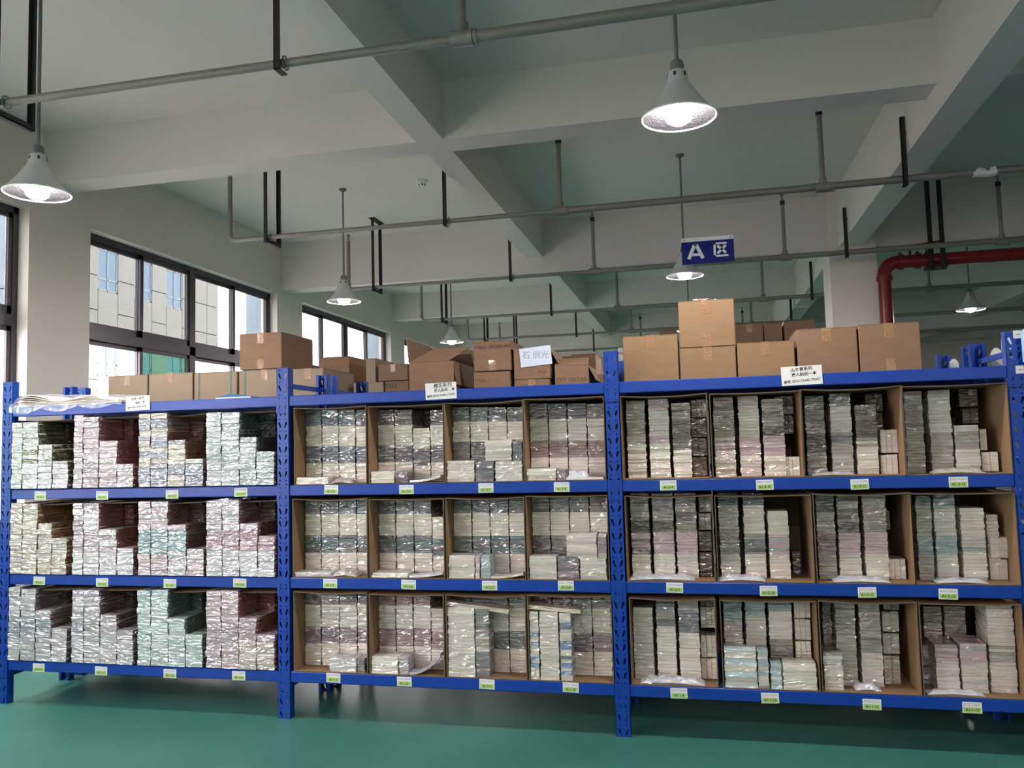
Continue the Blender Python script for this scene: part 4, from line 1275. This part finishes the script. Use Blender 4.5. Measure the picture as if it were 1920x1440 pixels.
# right bay, on the front rack
Yb = .12
zmid = at(1325, 651, Yb).z
pxbox('brown carton at the left end of the right bay top', 1167, 1270, 629, Yb, .40, text=(), tape=True)
pxbox('lower brown carton of the pair stacked on the right bay', 1274, 1379, 651, Yb, .40)
a = at(1271, 566, Yb); b = at(1376, 566, Yb)
box_thing('cardboard_box', 'topmost brown carton stacked on the right bay, film on its lid', a.x, b.x, Yb, Yb + .40, zmid + .002, a.z, tape_low=True)
pxbox('low brown carton right of the stacked pair', 1381.5, 1489, 641, Yb, .40)
pxbox('wide brown carton above the right handwritten sign', 1493, 1606, 615, Yb, .40, m=M['cardb'])
pxbox('rightmost brown carton on the right bay top', 1609, 1724, 606, Yb, .40, m=M['cardb'], tape_low=True)
# film scrap on the topmost box
p = at(1318, 566, Yb + .05)
mb = MB(); vs = []; fs = []
for i in range(15):
    for j in range(6):
        u, v = i / 14, j / 5
        x = p.x - .055 + .125 * u; y = Yb + .02 + .08 * v
        vs.append((x, y, a.z + .003 + .036 * abs(noise.noise((x * 22, y * 30, 2.2))) * (1.4 - u * .6)))
for i in range(14):
    for j in range(5):
        k = i * 6 + j; fs.append((k, k + 6, k + 7, k + 1))
tag(mb.add(vs, fs).build('film_scrap', M['filmw']), 'crumpled clear film scrap on the topmost carton', 'film')
# dark tray on the left carton
p0 = at(1221, 628, .35); p1 = at(1258, 628, .35)
zt = at(1218, 629, Yb).z
t = thing('tray', ((p0.x + p1.x) / 2, .4, zt), 'black flat tray lying on the left carton of the right bay', 'tray')
MB().box(p0.x, p1.x, .34, .48, zt + .001, zt + .012).build('base', M['slot'], t)
MB().box(p0.x, p1.x + .02, .34, .36, zt + .012, zt + .024).build('lip', M['plastg'], t)

# cartons on the back-to-back rack and the next row
Y2 = .70
pxbox('small carton left of three in the row behind the plastic bag', 203, 276, 704, Y2, .45, m=M['cardg'])
pxbox('small carton in the middle of the row left of the upright', 279, 361, 700, Y2, .45, m=M['cardg'])
pxbox('green strapped carton in the row left of the stacked cartons', 364, 444, 697.5, Y2, .45, m=M['cardg'], strap=True, tape=False)
lowtop = at(490, 693, Y2).z
pxbox('lower green strapped carton of the stack behind the upright', 448, 543, 693, Y2, .45, m=M['cardg'], strap=True)
a = at(449, 627, Y2); b = at(528, 627, Y2)
box_thing('cardboard_box', 'big dented carton on top of the stack before the window', a.x, b.x, Y2, Y2 + .48, lowtop + .003, a.z, m=M['cardb'], tape_low=True)
pxbox('carton right of the front upright, in front of a taller printed carton', 549, 606, 691, Y2, .52, m=M['cardg'])
Y3 = 1.32
pxbox('printed carton standing behind the small ones left of centre', 598, 655, 669, 2.80, .55, m=M['cardb'], tape=False, text=(('ANHEUI', .05, .42, .80, M['inkp']),))
pxbox('pale carton beside the printed carton, second window behind it', 686, 704, 672, 2.82, .50, m=M['cardg'], tape=False)
lowz = at(735, 714, 2.8).z
pxbox('taped carton resting on a lower carton near centre left', 709, 764, 683, 2.80, .45, z0=lowz + .002, m=M['cardb'])
pxbox('low carton lettered in ink under the taped carton', 722, 766, 714.5, 2.80, .45, m=M['cardb'], tape=False, text=(('TS52', .06, .25, .85, M['ink']),))
pxbox('low plain carton behind the thin blue upright', 656, 719, 717, 2.80, .45, m=M['cardg'], tape=False)


# open topped carton with raised flaps
def open_box(label, x0, x1, y0, y1, z0, z1, m, flaps, side=None, text=(), rz=0):
    t = thing('open_top_box', ((x0 + x1) / 2, (y0 + y1) / 2, z0), label, 'carton', 'cartons with open flaps on the racks')
    k = .005
    MB().box(x0, x1, y0, y1, z0, z0 + k).build('bottom_panel', m, t)
    MB().box(x0, x1, y0, y0 + k, z0 + k, z1).build('front_panel', m, t)
    MB().box(x0, x1, y1 - k, y1, z0 + k, z1).build('back_panel', m, t)
    MB().box(x0, x0 + k, y0 + k, y1 - k, z0 + k, z1).build('left_panel', m, t)
    MB().box(x1 - k, x1, y0 + k, y1 - k, z0 + k, z1).build('right_panel', m, t)
    for (pa, pb, d) in flaps:
        pa, pb, d = Vector(pa), Vector(pb), Vector(d)
        n = (pb - pa).cross(d).normalized() * .004
        q = [pa, pb, pb + d - (pb - pa) * .03, pa + d + (pb - pa) * .03]
        MB().add(q + [v + n for v in q], [(0, 1, 2, 3), (7, 6, 5, 4), (0, 4, 5, 1), (1, 5, 6, 2), (2, 6, 7, 3), (3, 7, 4, 0)]).build('flap', m, t)
    for body, size, fx, fz, im in text:
        lettering(body, size, (x0 + (x1 - x0) * fx, y0 - .0016, z0 + (z1 - z0) * fz), im, t)
    if side: lettering(side[0], side[1], (x1 + .0012, (y0 + y1) / 2, z0 + (z1 - z0) * side[2]), M['inkb'], t, 'right', bold=.002)
    t.rotation_euler = (0, 0, rz)
    return t


a = at(767, 680, Y2); b = at(850, 677, Y2)
zz1 = (a.z + b.z) / 2
x0, x1, y0, y1 = a.x, b.x, Y2, Y2 + .52
open_box('open carton with lifted flaps under the small lamp, dark print on its side', x0, x1, y0, y1, ZT, zz1, M['cardb'],
         [((x0, y1, zz1), (x0, y0, zz1), (-.02, 0, .17)), ((x1, y1, zz1), (x0, y1, zz1), (.02, -.10, .09)), ((x0, y0, zz1), (x0 + .28, y0, zz1), (.13, .12, .10)), ((x1, y0, zz1), (x1, y1, zz1), (.02, 0, -.16))], side=('ANHUI', .085, .55))
pxbox('ink marked carton behind the lamp, left of the stacked pair', 812, 876, 656, 2.80, .5, m=M['cardb'], tape=False, text=(('390 lido', .05, .45, .90, M['inkb']),))
# stack of two with ink marks
zm2 = at(920, 696.5, Y2).z
pxbox('lower ink marked carton of the pair right of the open carton', 888, 956, 697, Y2, .42, m=M['cardb'], tape=False, text=(('T7841', .035, .2, .62, M['inkb']), ('2K200M/m', .034, .55, .25, M['inkb'])))
a = at(888, 641, Y2); b = at(957, 639, Y2)
box_thing('cardboard_box', 'upper ink marked carton of the pair right of the open carton', a.x, b.x, Y2, Y2 + .42, zm2 + .004, a.z, m=M['cardb'], tape=False, text=(('T7821', .032, .18, .78, M['ink']), ('3K200-400', .034, .72, .80, M['ink'])), tape_low=True)
# box with a white sheet
zm3 = at(1000, 711, Y2).z
pxbox('low carton under the carton with the white sheet', 964, 1030, 711, Y2, .42, m=M['cardb'])
a = at(963, 655, Y2); b = at(1030, 651, Y2)
x0, x1, y0, y1, zt3 = a.x, b.x, Y2, Y2 + .42, a.z
open_box('carton with a white handwritten sheet over its front', x0, x1, y0, y1, zm3 + .004, zt3, M['cardb'], [((x1, y0, zt3), (x1, y1, zt3), (.06, 0, -.11)), ((x0, y1, zt3), (x0, y0, zt3), (-.08, 0, .03))], text=(('Anqi', .032, .78, .22, M['inkb']),))
p = at(1004, 668, Y2 - .01)
t = thing('paper_sheet', (p.x, Y2 - .006, p.z), 'bluish white sheet with pen strokes hanging on the carton', 'paper')
MB().box(p.x - .105, p.x + .105, Y2 - .007, Y2 - .005, p.z - .062, p.z + .062).build('sheet', M['bpaper'], t)
lettering('石 侧光', .055, (p.x, Y2 - .0076, p.z + .006), M['glaze'], t, roll=.1)
t.rotation_euler = (0, -.08, 0)
# small opened box
a = at(1040, 687, Y2); b = at(1103, 683, Y2)
x0, x1, y0, y1, zt4 = a.x, b.x, Y2, Y2 + .35, a.z
open_box('small shabby open carton with printed front near the centre upright', x0, x1, y0, y1, ZT, zt4, M['cardb'], [((x0, y0, zt4), (x1, y0, zt4), (0, .10, .055)), ((x1, y0, zt4), (x1, y1, zt4), (.05, 0, -.10)), ((x1, y1, zt4), (x0, y1, zt4), (0, -.05, .09))], text=(('TP7  OSTAR', .038, .5, .45, M['inkb']),))
pxbox('dark carton behind the small shabby open carton', 1070, 1116, 664, 2.80, .45, m=M['cardb'], tape=False)
pxbox('narrow carton between the sheeted carton and the shabby one', 1050, 1068, 668, 2.80, .45, m=M['cardb'], tape=False)
pxbox('small low carton just left of the centre upright', 1113, 1130, 702, 1.0, .2, m=M['cardb'], tape=False)
# white box with print behind the centre upright
p = at(1158, 652, 2.8); q = at(1168, 652, 2.8)
box_thing('printed_box', 'white and maroon printed box just behind the centre upright', p.x, q.x + .1, 2.8, 3.1, ZT, p.z, m=M['paper'], tape=False, grp=None, text=(('ONE M', .04, .3, .9, M['ink']),))
# dark cartons far behind the right bay
pxbox('shaded carton with glossy tape behind the stacked pair', 1378, 1430, 607, 2.80, .5, m=M['cardb'])
pxbox('shaded carton second in the far row behind the right bay', 1432, 1466, 606, 2.80, .5, m=M['cardb'], tape=False)
pxbox('shaded carton third in the far row, beside the column', 1469, 1527, 600, 2.82, .5, m=M['cardb'], tape=False)
pxbox('shaded carton seen between film scrap box and far row', 1236, 1268, 618, 2.82, .5, m=M['cardb'], tape=False)

# white oval boards at the right end
for l, r, ty, Y, lb in ((1781, 1795, 673, .45, 'small white oval board behind the rear right upright'), (1858, 1877, 652, .40, 'larger white oval board beside the right front upright')):
    a = at(l, ty, Y); b = at(r, ty, Y); cx = (a.x + b.x) / 2; rx = (b.x - a.x) / 2 * 1.25
    rz_ = (a.z - ZT) * .55
    n = 24
    poly = [(cx + rx * math.cos(2 * math.pi * i / n), ZT + rz_ * .9 + .0 + rz_ * 0.9 * math.sin(2 * math.pi * i / n)) for i in range(n)]
    t = thing('oval_board', (cx, Y, ZT), lb, 'board', 'white oval boards at the right end')
    MB().prism(poly, lambda u, v: (u, Y - .005, v), lambda u, v: (u, Y + .005, v)).build('board', M['plast'], t)
    MB().box(cx - rx * .5, cx + rx * .5, Y - .02, Y + .02, ZT, ZT + .004).build('foot', M['plast'], t)
# film wrapped white case at the right edge, its front corner overhanging the upright
a = at(1913, 618, -.02)
t = thing('wrapped_case', (a.x + .2, .1, ZT), 'white case in pale blue wrap standing beside the right front upright', 'case')
xs_ = UX[3] + UW / 2 + .004
MB().cbox(xs_, a.x + .42, -.012, .32, ZT, a.z, .012).build('case', M['aqua'], t, smooth=True)
MB().cbox(a.x, a.x + .42, -.05, -.012, ZT + .003, a.z, .010).build('lid', M['aqua'], t, smooth=True)
MB().cbox(a.x + .012, a.x + .41, -.054, -.048, ZT + .016, a.z - .012, .002).build('face', M['plast'], t)
for px, py in ((1907, 627), (1912, 693)):
    p = at(px, py, -.006)
    t = thing('sticker', (p.x, -.006, p.z), 'small white sticker on the right upright, %s of two' % ('upper' if py < 650 else 'lower'), 'sticker', 'stickers on the right upright')
    MB().box(p.x - .018, p.x + .018, -.0075, -.0055, p.z - .02, p.z + .02).build('paper', M['paper'], t)
    MB().box(p.x - .006, p.x + .012, -.0085, -.0075, p.z - .002, p.z + .002).build('print_mark', M['glaze'], t)

# bag of paper sheets on the left top deck
x0, x1 = at(12, 757, 0).x, at(232, 750, 0).x
x0 = max(x0, -1.955)
t = thing('paper_bag', ((x0 + x1) / 2, .15, ZT), 'clear plastic bag of cream paper sheets on the left end of the rack top', 'bag')
for s_ in range(6):
    n = 26; vs = []; fs = []
    ins = .015 * s_
    for k in range(n + 1):
        u = k / n; x = x0 + .01 + ins * .6 + (x1 - x0 - .03 - ins) * u
        hz = ZT + .004 + s_ * (.0105 + .004 * math.sin(3.3 * u * math.pi + .6)) * (1 - .45 * u) + .004 * noise.noise((x * 9, s_ * .4, 3.1))
        for y in (.004 + .008 * (s_ % 2) + .01 * noise.noise((x * 5, s_, 0)), .30): vs += [(x, y, hz), (x, y, hz + .005)]
    for k in range(n):
        q = k * 4
        fs += [(q, q + 4, q + 5, q + 1), (q + 2, q + 3, q + 7, q + 6), (q + 1, q + 5, q + 7, q + 3), (q, q + 2, q + 6, q + 4)]
    fs += [(0, 1, 3, 2), (n * 4, n * 4 + 2, n * 4 + 3, n * 4 + 1)]
    MB().add(vs, fs).build('sheet', M['cream'] if s_ in (1, 3) else M['white'], t)
vs = []; fs = []
nx, ny = 44, 9
for i in range(nx + 1):
    for j in range(ny + 1):
        u, v = i / nx, j / ny
        x = x0 - .02 + (x1 - x0 + .01) * u
        drop = .060 * (.35 + .65 * abs(math.sin(u * 9.5 + .4))) * (1 - .55 * u)
        if v < .45:
            w_ = v / .45
            y = -.012 - .006 * noise.noise((x * 25, w_, 1)); z = ZT + .006 - drop * (1 - w_)
        else:
            w_ = (v - .45) / .55
            y = -.012 + .26 * w_; z = ZT + .010 + .062 * math.sin(min(1, w_ * 2.2) * math.pi / 2) * (1 - .5 * u) + .016 * noise.noise((x * 14, y * 10, 4)) + .016
        vs.append((x, y, z))
for i in range(nx):
    for j in range(ny):
        k = i * (ny + 1) + j; fs.append((k, k + ny + 1, k + ny + 2, k + 1))
MB().add(vs, fs).build('film', M['film'], t)
# booklet on the left top deck
a = at(404, 744, .05); b = at(470, 742, .05)
t = thing('booklet', ((a.x + b.x) / 2, .12, ZT), 'thin blue covered booklet lying on the left rack top', 'booklet')
MB().box(a.x, b.x, .05, .24, ZT, ZT + .012).build('pages', M['paper'], t)
m = MB().add([(a.x, .049, ZT + .012), (b.x, .049, ZT + .012), (b.x, .24, ZT + .014), (a.x + .06, .24, ZT + .04), (a.x + .07, .09, ZT + .034)], [(0, 1, 4), (1, 2, 3, 4)]); m.build('cover', M['tealb'], t)

# unseen cartons added on the back-to-back rack's bottom shelf to block light
NTH = ['first', 'second', 'third', 'fourth', 'fifth', 'sixth', 'seventh', 'eighth', 'ninth', 'tenth', 'eleventh', 'twelfth']
for k in range(12):
    b_ = k // 3
    xa, xb = UX[b_] + UW / 2 + .01, UX[b_ + 1] - UW / 2 - .01
    wd = (xb - xa) / 3
    box_thing('cardboard_box', '%s unseen carton from the window, added on the rear rack bottom shelf to block light' % NTH[k], xa + wd * (k % 3) + .006, xa + wd * (k % 3 + 1) - .006, .72, 1.17, LEV[0], LEV[0] + .44, m=M['cardb'], tape=False, grp='unseen light blocking cartons added on the rear rack')
